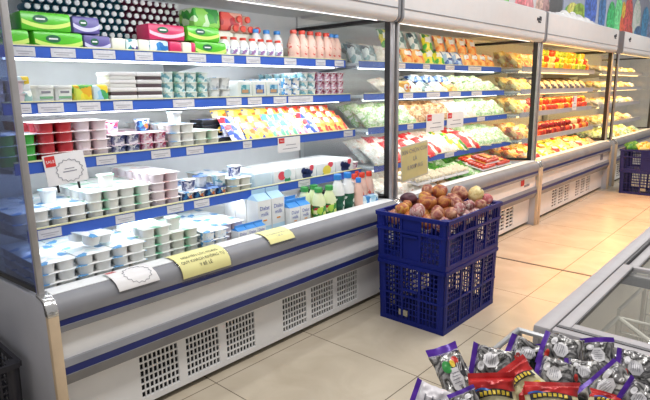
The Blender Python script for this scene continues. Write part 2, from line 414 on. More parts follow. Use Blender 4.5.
# cards lying over the curved bumper
def bump_pt(s):
    """point at arc length s from the top inner edge, with outward normal"""
    pts = [(-2.03, .6435), (-2.0, .6465), (-1.965, .640), (-1.937, .625), (-1.921, .602), (-1.917, .58), (-1.92, .552), (-1.918, .50)]
    for (a, b), (c_, d) in zip(pts, pts[1:]):
        L = math.hypot(c_-a, d-b)
        if s <= L or (a, b) == pts[-2]:
            t = s/L; return (a+(c_-a)*t, b+(d-b)*t, (b-d)/L*-1, (c_-a)/L)
        s -= L
def bent_card(name, label, y0, y1, s1, m, lines, size, skew=0., sleeve=False, s0=0., ink=INK):
    t = thing(name, label, 'sign', (0, 0, 0))
    def P(u, s, off):       # u 0..1 along, s arc length
        x, z, nx, nz = bump_pt(s); nx, nz = -nx*-1, nz
        n = Vector((-(nx)*-1, 0, nz)); 
        return (x+off*.7, y0+(y1-y0)*u+skew*(s-s0), z+off*.7)
    def sheet(m_, ya, yb, sa, sb, off, nm):
        g = M(); nu, ns = 6, 14
        vs = [P(ya+(yb-ya)*i/nu, sa+(sb-sa)*j/ns, off) for j in range(ns+1) for i in range(nu+1)]
        vs2 = [P(ya+(yb-ya)*i/nu, sa+(sb-sa)*j/ns, off-.0012) for j in range(ns+1) for i in range(nu+1)]
        N = nu+1; F = [(j*N+i, j*N+i+1, (j+1)*N+i+1, (j+1)*N+i) for j in range(ns) for i in range(nu)]
        g.add(vs, F); g.add(vs2, F)
        return g.build(nm, m_, t)
    if sleeve: sheet(FILM, -.03, 1.04, s0, s1+.018, .003, 'plastic_sleeve')
    sheet(m, 0, 1, s0, s1, .0045, 'card')
    W = y1-y0
    if name == 'sale_card':
        sheet(REDINK, .04, .26, s0+.006, s0+.03, .0055, 'red_corner')
        g = M(); n = 15; pts = []
        for i in range(2*n):
            a = 2*PI*i/(2*n); r = 1 if i % 2 else .86
            pts.append(Vector(P(.6+.33*r*math.cos(a), s0+(s1-s0)*(.55-.38*r*math.sin(a)), .006)))
        for i in range(2*n): g.cyl(pts[i], pts[(i+1) % (2*n)], .0009, n=4)
        g.build('star_outline', INKG, t)
        lettering('SALE', .017, PAPER, t, lambda u, v: P(.15+u/W, s0+.018-v, .0065))
    for k, (txt, s) in enumerate(lines):
        lettering(txt, size*1.1, ink, t, lambda u, v, s=s: P(.5+u/W, s-v, .0062), sx=.92)
    return t
bent_card('sale_card', 'white SALE card bent over the grey bumper below white yogurts', .90, 1.075, .135, PAPER, [], .01, .12)
bent_card('notice_card', 'large yellow paper notice in clear sleeve bent over the grey bumper', 1.185, 1.44, .165, PAPERY,
          [('NGUYÊN LỐC MONG', .066), ('QUÝ KHÁCH KHÔNG TỰ', .095), ('Ý BẺ LẺ', .123)], .0195, .1, True)
bent_card('notice_card', 'small yellow paper notice bent over the bumper in front of milk cartons', 1.695, 1.865, .125, PAPERY,
          [('QUÝ KHÁCH KHÔNG TỰ', .07), ('Ý BẺ LẺ', .09)], .0125, .1, True, ink=INKG)
t = thing('hanging_notice', 'olive yellow paper notice hanging at the left end of the vegetable case', 'sign', (-1.985, 2.955, .745)); t.rotation_euler = (math.radians(4), 0, 0)
M().box(-.0015, 0, 0, .31, 0, .22).build('paper', PAPERO, t)
M().box(-.0015, -.0005, -.012, .322, -.012, .232).build('plastic_sleeve', mat('clear_sleeve', (.6, .58, .45), .2), t)
for s, z in (('XIN CHỌN CỦA', .185), ('LÀ', .13), ('8.900Đ/KG', .075)): lettering(s, .042, INKG, t, front(.002, .155, z))

# ------------------------------------------------------------------ dairy products
def foil(name, cols, sc=38): return printed(name, cols, sc, rough=.3)
FOILS = {'white': foil('foil_blue', ['#f4f8fa', '#ffffff', '#9cc8e8', '#f0f6fa', '#dff0f4', '#ffffff', '#5aa0d8'], 26),
         'mint': foil('foil_mint', ['#f4faf6', '#ffffff', '#bfe6cf', '#ffffff', '#7cc9a4', '#eef8f2'], 24),
         'pink': foil('foil_pink', ['#fbf4f4', '#ffffff', '#f5e2e2', '#ffffff', '#e9b9b5', '#ffffff'], 22),
         'navy': foil('foil_navy', ['#23407f', '#3f63a5', '#20355f', '#6f8fc5'], 30),
         'rose': foil('foil_rose', ['#f4dfe6', '#ffffff', '#c8688c', '#f1e4ea'], 30)}
CUPM = {'white': mat('cup_white', (.78, .79, .77), .35, var=.02), 'lilac': mat('cup_lilac', (.72, .62, .68), .35, var=.02),
        'red': mat('cup_red', (.52, .03, .045), .3, var=.05), 'green': mat('cup_green', (.05, .42, .06), .3, var=.05),
        'ivory': mat('cup_ivory', (.72, .73, .65), .35, var=.02),
        'navyp': printed('cup_navy_print', ['#e6e6ee', '#2b3f7c', '#e2e4ee', '#46507c', '#8d90b0'], 55, (1, 1, 1.3)),
        'rosep': printed('cup_rose_print', ['#eedfe6', '#a8305c', '#e9e0ea', '#5a4a88', '#d6a5b8'], 55, (1, 1, 1.3)),
        'tealp': printed('cup_teal_print', ['#dfeeee', '#a7d5d9', '#f4faf8', '#7fb9c7', '#e9f3ee'], 45),
        'greyp': printed('cup_grey_print', ['#cfd4d6', '#dfe3e4', '#8d9aa2', '#e7eaea'], 45),
        'bluep': printed('cup_blue_print', ['#1d4f9c', '#e8eef4', '#3a88c8', '#f0eee2', '#d97a3a', '#27467e'], 60),
        'skyp': printed('cup_sky_print', ['#eef6fa', '#59a8dc', '#eef6fa', '#2f6fb8', '#f4f4f0'], 50)}
def cup_mesh(h, r, m):
    p = [(r*.80, 0), (r*.84, .002), (r*.93, h*.82), (r*.95, h*.88), (r*1.04, h*.9), (r*1.06, h*.98), (r*1.04, h)]
    return M().lathe(p, 16, 2.8).mesh('cup', m)
def pack4(cup, fo, h=.04, w=.148, n=(2, 2), nm='yogurt_pack', cat='yogurt pack'):
    def f():
        t = thing(nm, '', cat)
        px = w/2
        me = cup_mesh(h-.0015, px*.46, CUPM[cup])
        for i in range(n[0]):
            for j in range(n[1]):
                mk('cup', me, t, ((i-(n[0]-1)/2)*px*.97, (j-(n[1]-1)/2)*px, 0))
        M().box(-px*.97*n[0]/2, px*.97*n[0]/2, -px*n[1]/2+.001, px*n[1]/2-.001, h-.0015, h).build('foil_lid', FOILS[fo], t, bevel=.0006)
        return t
    return f
CNT = {}
def nth(key):
    CNT[key] = CNT.get(key, 0)+1; return CNT[key]-1
LAY = ['bottom', 'second', 'third', 'fourth', 'fifth', 'sixth']
def stack(desc, key, mk_, x, y, z, h, tiers, shelf, rows=1, dx=.147, grp=None):
    n = nth((desc, shelf))
    for r in range(rows):
        for k in range(tiers if r == 0 else max(1, tiers+(mk_ is None))):
            put(key, mk_, (x-r*dx, y, z+k*h),
                '%s, dairy case %s, %s layer, %s row, %s from left' % (desc, shelf, LAY[k], ['front', 'middle', 'rear'][r], ORD[n]),
                grp or 'yogurt packs in the dairy case')
XS = [x-.08 for x in SX1]; ZS = [z-.0135 for z in SHZ]
S3, S4 = 'third shelf', 'fourth shelf'
def P4(desc, cup, fo, y, tiers, shelf, i=None, rows=3, h=.0405, x=None, z=None, w=.148):
    stack(desc, ('p4', cup, fo, h, w), pack4(cup, fo, h, w), XS[i] if x is None else x, y, ZS[i]+.0 if z is None else z, h, tiers, shelf, rows)
P4('green yogurt four-pack', 'green', 'white', .745, 3, S3, 2)
P4('red yogurt four-pack', 'red', 'pink', .895, 4, S3, 2)
P4('lilac yogurt four-pack', 'lilac', 'pink', 1.045, 4, S3, 2)
P4('navy print yogurt pack', 'navyp', 'rose', 1.20, 2, S3, 2, h=.046, w=.136)
P4('rose print yogurt pack', 'rosep', 'rose', 1.34, 2, S3, 2, h=.046, w=.136)
P4('white yogurt four-pack', 'white', 'white', 1.49, 3, S3, 2)
P4('ivory yogurt four-pack', 'ivory', 'mint', 1.64, 2, S3, 2)
P4('white yogurt four-pack', 'white', 'white', .745, 2, S4, 3)
P4('white yogurt four-pack', 'white', 'white', .895, 2, S4, 3)
P4('white yogurt four-pack', 'white', 'mint', 1.045, 3, S4, 3)
P4('white yogurt four-pack', 'white', 'mint', 1.195, 3, S4, 3)
P4('lilac yogurt four-pack', 'lilac', 'pink', 1.35, 4, S4, 3)
P4('blue print yogurt pack', 'bluep', 'white', 1.505, 1, S4, 3, h=.05, w=.136)
P4('blue print yogurt pack', 'bluep', 'navy', 1.642, 1, S4, 3, h=.05, w=.136)
P4('ivory yogurt four-pack', 'ivory', 'white', 1.80, 2, S4, 3)
DX, DZ = -2.165, .5555
DK = 'bottom deck'
for k, y in enumerate((.77, .92, 1.07)): P4('white yogurt four-pack', 'white', 'white', y, 4, DK, rows=3, x=DX, z=DZ)
P4('white yogurt four-pack', 'white', 'mint', 1.22, 5, DK, rows=2, x=DX-.03, z=DZ)
P4('ivory yogurt four-pack', 'ivory', 'mint', 1.37, 4, DK, rows=2, x=DX-.03, z=DZ)
P4('sky print yogurt pack', 'skyp', 'white', 1.52, 3, DK, rows=3, x=DX, z=DZ, h=.044)
P4('lilac yogurt four-pack', 'lilac', 'white', 1.67, 3, DK, rows=3, x=DX-.06, z=DZ, h=.044)
# teal / grey / brown cups of the second shelf
P4('white topped pudding pack', 'lilac', 'white', .745, 2, 'second shelf', 1, h=.05)
def pudding(b):
    def f():
        t = thing('pudding_pack', '', 'pudding pack')
        brown = mat('pudding_brown', (.10, .07, .08), .4)
        M().box(-.06, .06, -.062, .062, 0, .016).build('cup_tray', brown if b else CUPM['white'], t, bevel=.003)
        M().box(-.062, .062, -.064, .064, .016, .034).build('paper_sleeve', PAPER, t, bevel=.003)
        return t
    return f
for j, y in enumerate((1.225, 1.357)):
    for k in range(4):
        b = 1 if (j or k == 1) else 0
        put(('pud', b), pudding(b), (XS[1], y, ZS[1]+k*.0345), 'white sleeved pudding pack on second shelf, %s layer, %s stack' % (LAY[k], ['left', 'right'][j]), 'pudding packs on the second shelf')
for k, y in enumerate((1.495, 1.63)): P4('teal print dessert pack', 'tealp', 'mint', y, 3, 'second shelf', 1, h=.047, w=.134)
P4('grey print dessert pack', 'greyp', 'white', 1.77, 2, 'second shelf', 1, h=.058, w=.134)
P4('sky print dessert pack', 'skyp', 'white', 2.30, 2, 'second shelf', 1, h=.058, w=.134)
P4('teal print dessert pack', 'tealp', 'rose', 2.44, 3, 'second shelf', 1, h=.050, w=.134)
P4('rose print dessert pack', 'rosep', 'white', 2.58, 3, 'second shelf', 1, h=.050, w=.134)
P4('rose print dessert pack', 'rosep', 'rose', 2.71, 3, 'second shelf', 1, h=.050, w=.134)
# single loose cups
def single(cup, fo, h=.055, r=.035):
    def f():
        t = thing('yogurt_cup', '', 'yogurt cup')
        mk('cup', cup_mesh(h, r/1.04, CUPM[cup]), t)
        M().lathe([(r*1.05, h), (r*1.05, h+.0015)], 16, 2.8).build('foil_lid', FOILS[fo], t)
        return t
    return f
for cup, fo, x, y, z, lab in [
    ('white', 'white', XS[3]-.09, .87, ZS[3]+.082, 'lone white yogurt cup atop packs just below the SALE card'),
    ('white', 'mint', XS[3]-.03, 1.10, ZS[3]+.1225, 'lone white cup atop mint lidded packs on fourth shelf'),
    ('rosep', 'rose', XS[2]-.09, 1.20, ZS[2]+.093, 'pink printed cup standing on navy print packs, third shelf'),
    ('bluep', 'white', XS[2]-.09, 1.36, ZS[2]+.093, 'blue printed cup standing on rose print packs, third shelf'),
    ('white', 'white', XS[2]-.02, 1.50, ZS[2]+.1225, 'large white tub sitting on white packs, middle of third shelf'),
    ('navyp', 'white', XS[3]+.01, 1.50, ZS[3]+.051, 'navy printed cup on blue print packs, fourth shelf left'),
    ('greyp', 'navy', XS[3]-.03, 1.60, ZS[3]+.051, 'grey cup with navy lid on blue print packs, fourth shelf'),
    ('tealp', 'white', XS[3]+.01, 1.69, ZS[3]+.051, 'pale teal cup on blue print packs, fourth shelf right'),
    ('navyp', 'white', XS[3]-.01, 1.81, ZS[3]+.082, 'dark printed cup on ivory packs beside the fruit cartons'),
    ('white', 'mint', DX-.03, 1.34, DZ+.163, 'white cup atop ivory packs in the bottom deck'),
    ('rosep', 'white', XS[3]+.02, 2.79, ZS[3], 'small red printed cup at right end of fourth shelf')]:
    put(('cup', cup, fo), single(cup, fo), (x, y, z), lab, 'single cups in the dairy case')
t = put(('p4', 'white', 'white', .0405, .148), None, (DX-.05, .95, DZ+.186), 'loose white yogurt pack tipped on top of the bottom deck packs', rot=(math.radians(-6), math.radians(9), math.radians(25)))

# cartons ------------------------------------------------------------
def wrap(name, cat, w, h, d, m, mband=None, logo=None, mtop=None, cells=1):
    """shrink-wrapped multi-pack or single carton; origin at base, front face at x=0"""
    def f():
        t = thing(name, '', cat)
        M().box(-d, 0, -w/2, w/2, 0, h).build('body', m, t, bevel=min(.012, h*.14))
        if mband:
            g = M(); n = 12; vs = []
            for i in range(n+1):
                u = -w/2+w*.02+w*.96*i/n; a = h*(.12+.25*(2*i/n-1)**2)
                vs += [(.0012, u, a), (.0012, u, a+h*.22)]
            g.add(vs, [(2*i, 2*i+2, 2*i+3, 2*i+1) for i in range(n)]); g.build('printed_band', mband, t)
        if logo:
            g = M(); n = 18
            vs = [(.0018, -w*.12+w*.15*math.cos(2*PI*i/n), h*.62+h*.2*math.sin(2*PI*i/n)) for i in range(n)]
            g.add(vs, [tuple(range(n))]); g.box(.002, .0026, -w*.21, -w*.03, h*.58, h*.66, 1); g.build('logo', [logo, PAPER], t)
        if mtop: M().box(-d*.96, -d*.04, -w*.46, w*.46, h-.0005, h+.002).build('top_panel', mtop, t)
        for i in range(1, cells):
            M().box(-d*.98, .0006, -w/2+w*i/cells-.0012, -w/2+w*i/cells+.0012, h*.04, h*.97).build('seam', INKG, t)
        return t
    return f
GRN = mat('carton_green', (.10, .50, .03), .25, var=.15, scale=8); LIM = mat('carton_lime', (.62, .80, .18), .3)
PUR = mat('carton_purple', (.12, .10, .32), .3, var=.15); PURL = mat('carton_lavender', (.62, .60, .82), .3)
PNK = mat('carton_pink', (.62, .03, .12), .3, var=.1); PNKL = mat('carton_rose', (.88, .55, .65), .3)
DGR = mat('logo_dark_green', (.01, .12, .05), .4); CRE = mat('carton_cream', (.80, .80, .68), .35)
CBL = printed('carton_blue_print', ['#1f6fb8', '#e4f0f6', '#2f86cc', '#bfe0ee'], 28)
SKY = mat('carton_sky', (.60, .76, .86), .35, var=.05)
X1, Z1 = SX1[0]-.015, ZS[0]
def W(key, f, y, lab, x=X1, z=Z1, g=None, rot=None): return put(key, f, (x, y, z), lab, g, rot)
G1 = 'drink cartons on the top dairy shelf'
gp = wrap('drink_multipack', 'drink pack', .20, .076, .12, GRN, LIM, DGR)
W('gp', gp, .98, 'large green drink pack with oval logo, front of top shelf, left', g=G1)
W('gp', gp, .765, 'green drink pack behind the side glass at top left corner', g=G1)
W('gp', gp, .945, 'green drink pack resting on top of the left green pack', x=X1-.02, z=Z1+.0775, g=G1)
W('gp', gp, 1.72, 'upper green drink pack right of the pink pack', x=X1-.02, z=Z1+.0775, g=G1)
W('gp', gp, 1.745, 'lower green drink pack beside the red topped bottles', g=G1)
pp = wrap('drink_multipack', 'drink pack', .12, .072, .12, PUR, PURL, DGR)
W('pp', pp, 1.143, 'purple drink pack right of the large green pack, lower layer', g=G1)
W('pp', pp, 1.11, 'purple drink pack on the upper layer beside green pack', x=X1-.02, z=Z1+.0775, g=G1)
kp = wrap('drink_multipack', 'drink pack', .20, .074, .12, PNK, PNKL, DGR)
W('kp', kp, 1.505, 'bright pink drink pack on upper layer of top shelf', x=X1-.02, z=Z1+.073, g=G1)
for n, (y, w, m, d) in enumerate([(1.24, .065, CRE, 'cream'), (1.305, .06, printed('carton_berry', ['#473c80', '#cfe3e8', '#2d8f9a', '#eeeeea'], 40), 'purple and teal'), (1.365, .055, CRE, 'second cream'),
                               (1.445, .10, CBL, 'blue'), (1.535, .07, PNK, 'pink'), (1.60, .055, CRE, 'third cream')]):
    W(('sc', n), wrap('drink_carton', 'drink carton', w, .068, .12, m), y, '%s small drink carton in front row of top dairy shelf' % d, g=G1)
W('pk2', wrap('drink_carton', 'drink carton', .03, .068, .12, PNK), 1.637, 'narrow pink drink carton squeezed beside the lower green pack', g=G1)
# riser box hidden behind carries the lying bottles
W('riser', wrap('cardboard_carton', 'carton', .80, .05, .17, CRE), 1.33, 'long low carton under the lying small bottles on the top shelf', x=-2.575, z=Z1)
# lying small bottles, caps to the aisle
def lying(body, cap, r=.0175):
    def f():
        t = thing('small_bottle', '', 'bottle')
        M().lathe([(r*.5, -.085), (r*.95, -.083), (r, -.07), (r, -.03), (r*.8, -.02), (r*.62, -.012)], 12, ax='x').build('body', body, t)
        M().lathe([(r*.62, -.012), (r*.7, -.011), (r*.7, -.001), (r*.6, 0)], 12, ax='x').build('cap', cap, t)
        return t
    return f
CAPW = mat('cap_white', (.85, .87, .88), .35); CAPR = mat('cap_red', (.72, .06, .03), .35); CAPB = mat('cap_blue', (.03, .25, .72), .35)
DRKB = mat('bottle_teal', (.02, .12, .18), .3); MAR = mat('bottle_maroon', (.16, .03, .07), .3)
PINKB = mat('bottle_pink_milk', (.82, .55, .46), .3, var=.04); WHB = mat('bottle_white', (.82, .84, .84), .3)
for r in range(7):
    for k in range(20):
        y = .96+k*.0395+(r % 2)*.0198
        if r < 3 and k % 20 in (): continue
        left = y < 1.42
        put(('ly', left), lying(DRKB if left else MAR, CAPW), (-2.60+.0, y, Z1+.069+r*.0338),
            '%s small bottle lying with white cap outwards, %s row up, %s from left' % ('teal' if left else 'maroon', LAY[r] if r < 6 else 'topmost', ORD[k]), 'small bottles stacked lying on the top shelf')
bg = put('ly_bag', wrap('yogurt_drink_bag', 'bag', .17, .10, .14, printed('bag_green_top', ['#3aa63a', '#8fd05a', '#cfe8c0', '#2c8a3c'], 24)), (-2.46, 1.80, Z1+.157), 'green printed bag at the top between lying bottles and red caps')
put('ly_bag2', wrap('yogurt_drink_bag', 'bag', .16, .10, .14, printed('bag_red_top', ['#c2202c', '#e05a50', '#a81a2a', '#f0b0a0'], 24)), (-2.49, 1.99, Z1+.157), 'red printed bag at the top left of orange capped bottles')
rg = wrap('drink_carton', 'drink carton', .17, .078, .12, CRE)
for n, (y, z) in enumerate([(1.92, Z1), (1.92, Z1+.0785), (1.80, Z1), (2.1, Z1), (2.1, Z1+.07)]):
    put('rg', rg, (-2.50, y, z), 'cream drink carton behind the red topped bottles, %s' % ['lower left', 'upper left', 'lower far left', 'lower right', 'upper right'][n], G1) if n not in (2,) else None
def sbottle(body, cap, h=.13, r=.024, label=None, nm='drink_bottle', handle=False):
    def f():
        t = thing(nm, '', 'bottle')
        M().lathe([(r*.7, 0), (r*.97, .004), (r, h*.12), (r, h*.60), (r*.93, h*.68), (r*.55, h*.84), (r*.42, h*.88), (r*.42, h*.9)], 16).build('body', body, t)
        M().lathe([(r*.55, h*.88), (r*.58, h*.885), (r*.58, h*.985), (r*.5, h)], 14).build('cap', cap, t)
        if label: M().lathe([(r*1.01, h*.2), (r*1.025, h*.205), (r*1.025, h*.55), (r*1.01, h*.555)], 16).build('label', label, t)
        if handle:
            g = M(); q = [(-.0, r*.75, h*.78), (0, r*1.5, h*.72), (0, r*1.55, h*.5), (0, r*.95, h*.42)]
            for a, b in zip(q, q[1:]): g.cyl(a, b, r*.16, n=8)
            g.build('handle', body, t)
        return t
    return f
GRAPE = printed('label_grape', ['#eef0f2', '#f4f4f4', '#9a70a8', '#eef0f2', '#b8c4d0'], 60)
REDLB = printed('label_pinkmilk', [(.82, .55, .46), (.82, .55, .46), (.7, .12, .1), (.85, .6, .5)], 60)
for k in range(7): put('rb', sbottle(WHB, CAPR, .112, .031, GRAPE), (-2.40, 1.855+k*.0655, Z1), 'white drink bottle with red top, front of top shelf, %s from left' % ORD[k], 'red topped white bottles')
for k in range(3): put('bb', sbottle(WHB, CAPB, .175, .034, REDLB), (-2.47, 2.14+k*.085, Z1), 'white bottle with blue cap behind red topped ones, %s from left' % ORD[k], 'blue capped white bottles')
for k in range(5): put('pb', sbottle(PINKB, CAPR, .182, .036, REDLB), (-2.405, 2.385+k*.074, Z1), 'pink milk bottle with red cap on top shelf, %s from left' % ORD[k], 'pink milk bottles on the top shelf')
for k in range(2): put('pbb', sbottle(PINKB, CAPB, .182, .036, REDLB), (-2.43, 2.755+k*.05, Z1), 'pink milk bottle with blue cap at right end of top shelf, %s' % ['left', 'right'][k], 'pink milk bottles with blue caps')
big = lying(PINKB, CAPR, .026)
for k, (y, z) in enumerate([(2.0, .17), (2.055, .17), (2.11, .17), (2.165, .17), (2.03, .222), (2.09, .222)]):
    put('lyr', big, (-2.47, y, Z1+z), 'pink milk bottle lying with orange red cap outwards, %s from left in the heap' % ORD[k], 'pink bottles lying on cartons')
for k in range(2): put('lyb', lying(PINKB, CAPB, .026), (-2.60, 2.62+k*.055, Z1+.12), 'lying bottle with blue cap at the back of top shelf, %s' % ['left', 'right'][k])
W('cc', wrap('cardboard_carton', 'carton', .3, .094, .12, CRE), 2.62, 'cream carton beneath the lying blue capped bottles', x=-2.6)

# second shelf boxes
X2, Z2 = SX1[1]-.02, ZS[1]
G2 = 'boxes and tubs on the second dairy shelf'
W('b1', wrap('butter_box', 'box', .075, .06, .1, printed('box_teal_green', ['#9fc4c0', '#dfe8d8', '#5f9f8a', '#eef2ea'], 30), None), .80, 'teal butter box under the yellow one, second shelf left', x=X2, z=Z2, g=G2)
W('b2', wrap('butter_box', 'box', .075, .055, .1, printed('box_yellow_green', ['#f0cf3a', '#e8eef0', '#cfe0e6', '#e9b62a'], 22), None), .795, 'yellow and pale butter box atop the teal one, second shelf left', x=X2, z=Z2+.0605, g=G2)
def tub():
    t = thing('cream_cheese_tub', '', 'tub')
    M().lathe([(.030, 0), (.033, .003), (.037, .05), (.037, .055)], 20, 4).build('body', mat('tub_print', (.80, .82, .80), .35), t)
    M().lathe([(.0385, .055), (.039, .057), (.039, .064), (.037, .067)], 20, 4).build('lid', CUPM['white'], t)
    M().box(.0355, .0362, -.026, .026, .022, .030, 0).box(.0362, .037, -.018, .018, .04, .048, 1).build('label', [mat('tub_green', (.2, .45, .25), .4), INKG], t)
    return t
for k, y in enumerate((.89, .965)): put('tub', tub, (X2-.04, y, Z2), 'white rounded cheese tub with green band, second shelf, %s of two' % ['left', 'right'][k], G2, scale=(1.05, 1, 1.2))
YG = printed('box_yellow_leaf', ['#e9d52f', '#d8e25a', '#5fae4a', '#f2e24a', '#e8b030'], 34); GB = printed('box_green_sky', ['#4fae6a', '#cfe6f2', '#4fae6a', '#9fd0ee', '#eed23a'], 28)
W('b3', wrap('milk_box', 'box', .075, .082, .1, YG), 1.045, 'yellow and green milk box on second shelf', x=X2, z=Z2, g=G2)
W('b4', wrap('milk_box', 'box', .07, .082, .1, GB), 1.12, 'green and sky blue milk box beside the yellow one', x=X2, z=Z2, g=G2)
def picbox(c1_, c2_):
    def f():
        t = wrap('cheese_box', 'box', .10, .10, .1, mat('box_pale', (.74, .78, .74), .4))()
        M().box(.0012, .002, -.03, .03, .03, .078).box(.002, .0026, -.026, .02, .034, .052, 1).build('picture', [printed('pic_'+c1_, [c1_, c2_, c1_], 45), mat('pic_tan', (.5, .3, .16), .5)], t)
        return t
    return f
for k, (y, a, b) in enumerate([(1.93, '#4f9aa8', '#a7cfd0'), (2.035, '#2f62a8', '#88aad8'), (2.14, '#3f86b0', '#9ccadf')]):
    W(('pic', k), picbox(a, b), y, 'pale cheese box with blue picture on second shelf, %s from left' % ORD[k], x=X2, z=Z2, g=G2)
# pillow pouches ----------------------------------------------------------
def pouch_pts(w, h, T, seed=0, nu=12, nv=14, crumple=.0):
    vs = []; N = nu+1
    for side in (1, -1):
        for j in range(nv+1):
            v = 2*j/nv-1
            for i in range(nu+1):
                u = 2*i/nu-1
                b = (max(0, 1-abs(u)**2.4)**.55)*(max(0, 1-abs(v)**4)**.8)
                cr = noise.noise(Vector((u*2.2+seed*7.1, v*2.6, side*3.)))*crumple
                sx = 1-.06*abs(math.cos(v*PI/2))
                vs.append((u*w/2*sx, v*h/2, side*(T/2*b+.0006)+cr*b))
    fs = []
    for s in (0, 1):
        o = s*N*(nv+1)
        for j in range(nv):
            for i in range(nu):
                a = o+j*N+i; fs.append((a, a+1, a+N+1, a+N))
    o = N*(nv+1)
    for j in range(nv):
        for a in (j*N, j*N+nu): fs.append((a, a+N, a+N+o, a+o))
    for i in range(nu):
        for a in (i, nv*N+i): fs.append((a, a+1, a+1+o, a+o))
    return vs, fs
def pouch(nm, cat, w, h, T, m, mlab=None, mseal=None, seed=0, txt=None):
    def f():
        t = thing(nm, '', cat)
        vs, fs = pouch_pts(w, h, T, seed, crumple=T*.35)
        M().add(vs, fs).build('body', m, t)
        for s in (-1, 1):
            if mseal: M().box(-w/2, w/2, s*h/2-.004-(.004 if s > 0 else 0), s*h/2+.004, -.0015, .0015).build('seal', mseal, t)
        if mlab:
            g = M(); vs2 = []; n = 8
            for j in range(n+1):
                for i in range(n+1):
                    u = -.55+1.1*i/n; v = .0+.55*j/n
                    b = (max(0, 1-abs(u)**2.4)**.55)*(max(0, 1-abs(v)**4)**.8)
                    cr = noise.noise(Vector((u*2.2+seed*7.1, v*2.6, 3.)))*T*.35
                    vs2.append((u*w/2*.96, v*h/2, T/2*b+cr*b+.003))
            g.add(vs2, [(j*(n+1)+i, j*(n+1)+i+1, (j+1)*(n+1)+i+1, (j+1)*(n+1)+i) for j in range(n) for i in range(n)]); g.build('label', mlab, t)
        return t
    return f
def place_pouch(key, f, x, y, z, lab, lean=55, yaw=0, roll=0, g=None):
    """pouch with width along +y, leaning back; z = height of centre"""
    o = put(key, f, (x, y, z), lab, g)
    # local X->Y world, local Y->up leaning back (-x), local Z->+x/up
    a = math.radians(lean)
    Y = Vector((-math.cos(a), 0, math.sin(a))); X = Vector((0, 1, 0)); Z = X.cross(Y)
    R_ = Matrix((X, Y, Z)).transposed()
    R_ = Matrix.Rotation(math.radians(yaw), 3, 'Z') @ R_ @ Matrix.Rotation(math.radians(roll), 3, 'Z')
    o.rotation_mode = 'QUATERNION'; o.rotation_quaternion = R_.to_quaternion()
    return o
# cheese pouches, third shelf right
CH = [('#f2cf45', ['#f4d24a', '#f0d070', '#2f4fb0', '#e9762a', '#f0e0b0']), ('#ffffff', ['#ccd4e8', '#2b50b8', '#e8e8f0', '#8fb0e0', '#d02a3a']),
      ('#7fc0a0', ['#6cbf98', '#d8dcc8', '#e87aa0', '#f4e070', '#5aa0d8']), ('#e8a0c0', ['#e890b0', '#f0d8d8', '#d84a88', '#8fd06a', '#ffffff']),
      ('#e84a3a', ['#d83a2a', '#e8c060', '#d02a2a', '#f09a3a', '#ffffff'])]
CHM = [printed('cheese_print%d' % i, c[1], 30) for i, c in enumerate(CH)]
SEAL = [mat('cheese_seal%d' % i, c[0], .35) for i, c in enumerate(CH)]
CN = ['yellow', 'white and blue', 'mint and pink', 'pink', 'red']
BLK = mat('black_tray', (.015, .015, .02), .4)
def bar(k):
    return wrap('chocolate_pudding', 'snack bar', .13, .03, .12, BLK, None, None, CHM[1])
for k, (x, y, z) in enumerate([(SX1[2]-.10, 1.815, 0), (SX1[2]-.20, 1.80, 0), (SX1[2]-.20, 1.80, .031), (SX1[2]-.20, 1.80, .062), (SX1[2]-.20, 1.80, .093)]):
    put('bar', bar(k), (x, y, ZS[2]+z), 'black tray snack with white blue lid, third shelf, %s' % ['front one', 'rear lowest', 'rear second', 'rear third', 'rear topmost'][k], 'black tray snacks on the third shelf')
seq = [(1.86, 1, .056), (1.97, 0, .056), (2.07, 0, .06), (2.17, 2, .06), (2.27, 2, .06), (2.36, 3, .058), (2.46, 1, .056), (2.56, 4, .056), (2.65, 4, .056), (2.74, 4, .054)]
for k, (y, c, z) in enumerate(seq):
    for r in range(3):
        cc = c if r < 2 else (0 if k < 4 else 4)
        place_pouch(('ch', cc), pouch('cheese_pouch', 'cheese pouch', .105, .13, .022, CHM[cc], None, SEAL[cc], cc),
                    SX1[2]-.075-r*.075, y+r*.012, ZS[2]+.05+.03*r, '%s cheese pouch leaning on third shelf, %s row, %s from left' % (CN[cc], ['front', 'middle', 'rear'][r], ORD[k]),
                    lean=46+r*7, yaw=0, roll=random.uniform(-8, 8), g='cheese pouches on the third shelf')
for k in range(5): put('orange', wrap('cheese_box', 'box', .075, .035, .1, printed('box_orange', ['#e8642a', '#f0a050', '#d84a1a', '#fbe0b0'], 30)), (SX1[2]-.30, 2.42+k*.082, ZS[2]+.0+.0),
                       'orange cheese box at rear of the third shelf, %s from left' % ORD[k], 'orange cheese boxes') 
for k in range(4): put('orange', None, (SX1[2]-.30, 2.46+k*.082, ZS[2]+.0355), 'orange cheese box at rear third shelf, upper layer, %s from left' % ORD[k], 'orange cheese boxes')
for k in range(3): put('orange', None, (SX1[2]-.30, 2.50+k*.082, ZS[2]+.071), 'orange cheese box at rear third shelf, highest layer, %s from left' % ORD[k], 'orange cheese boxes')
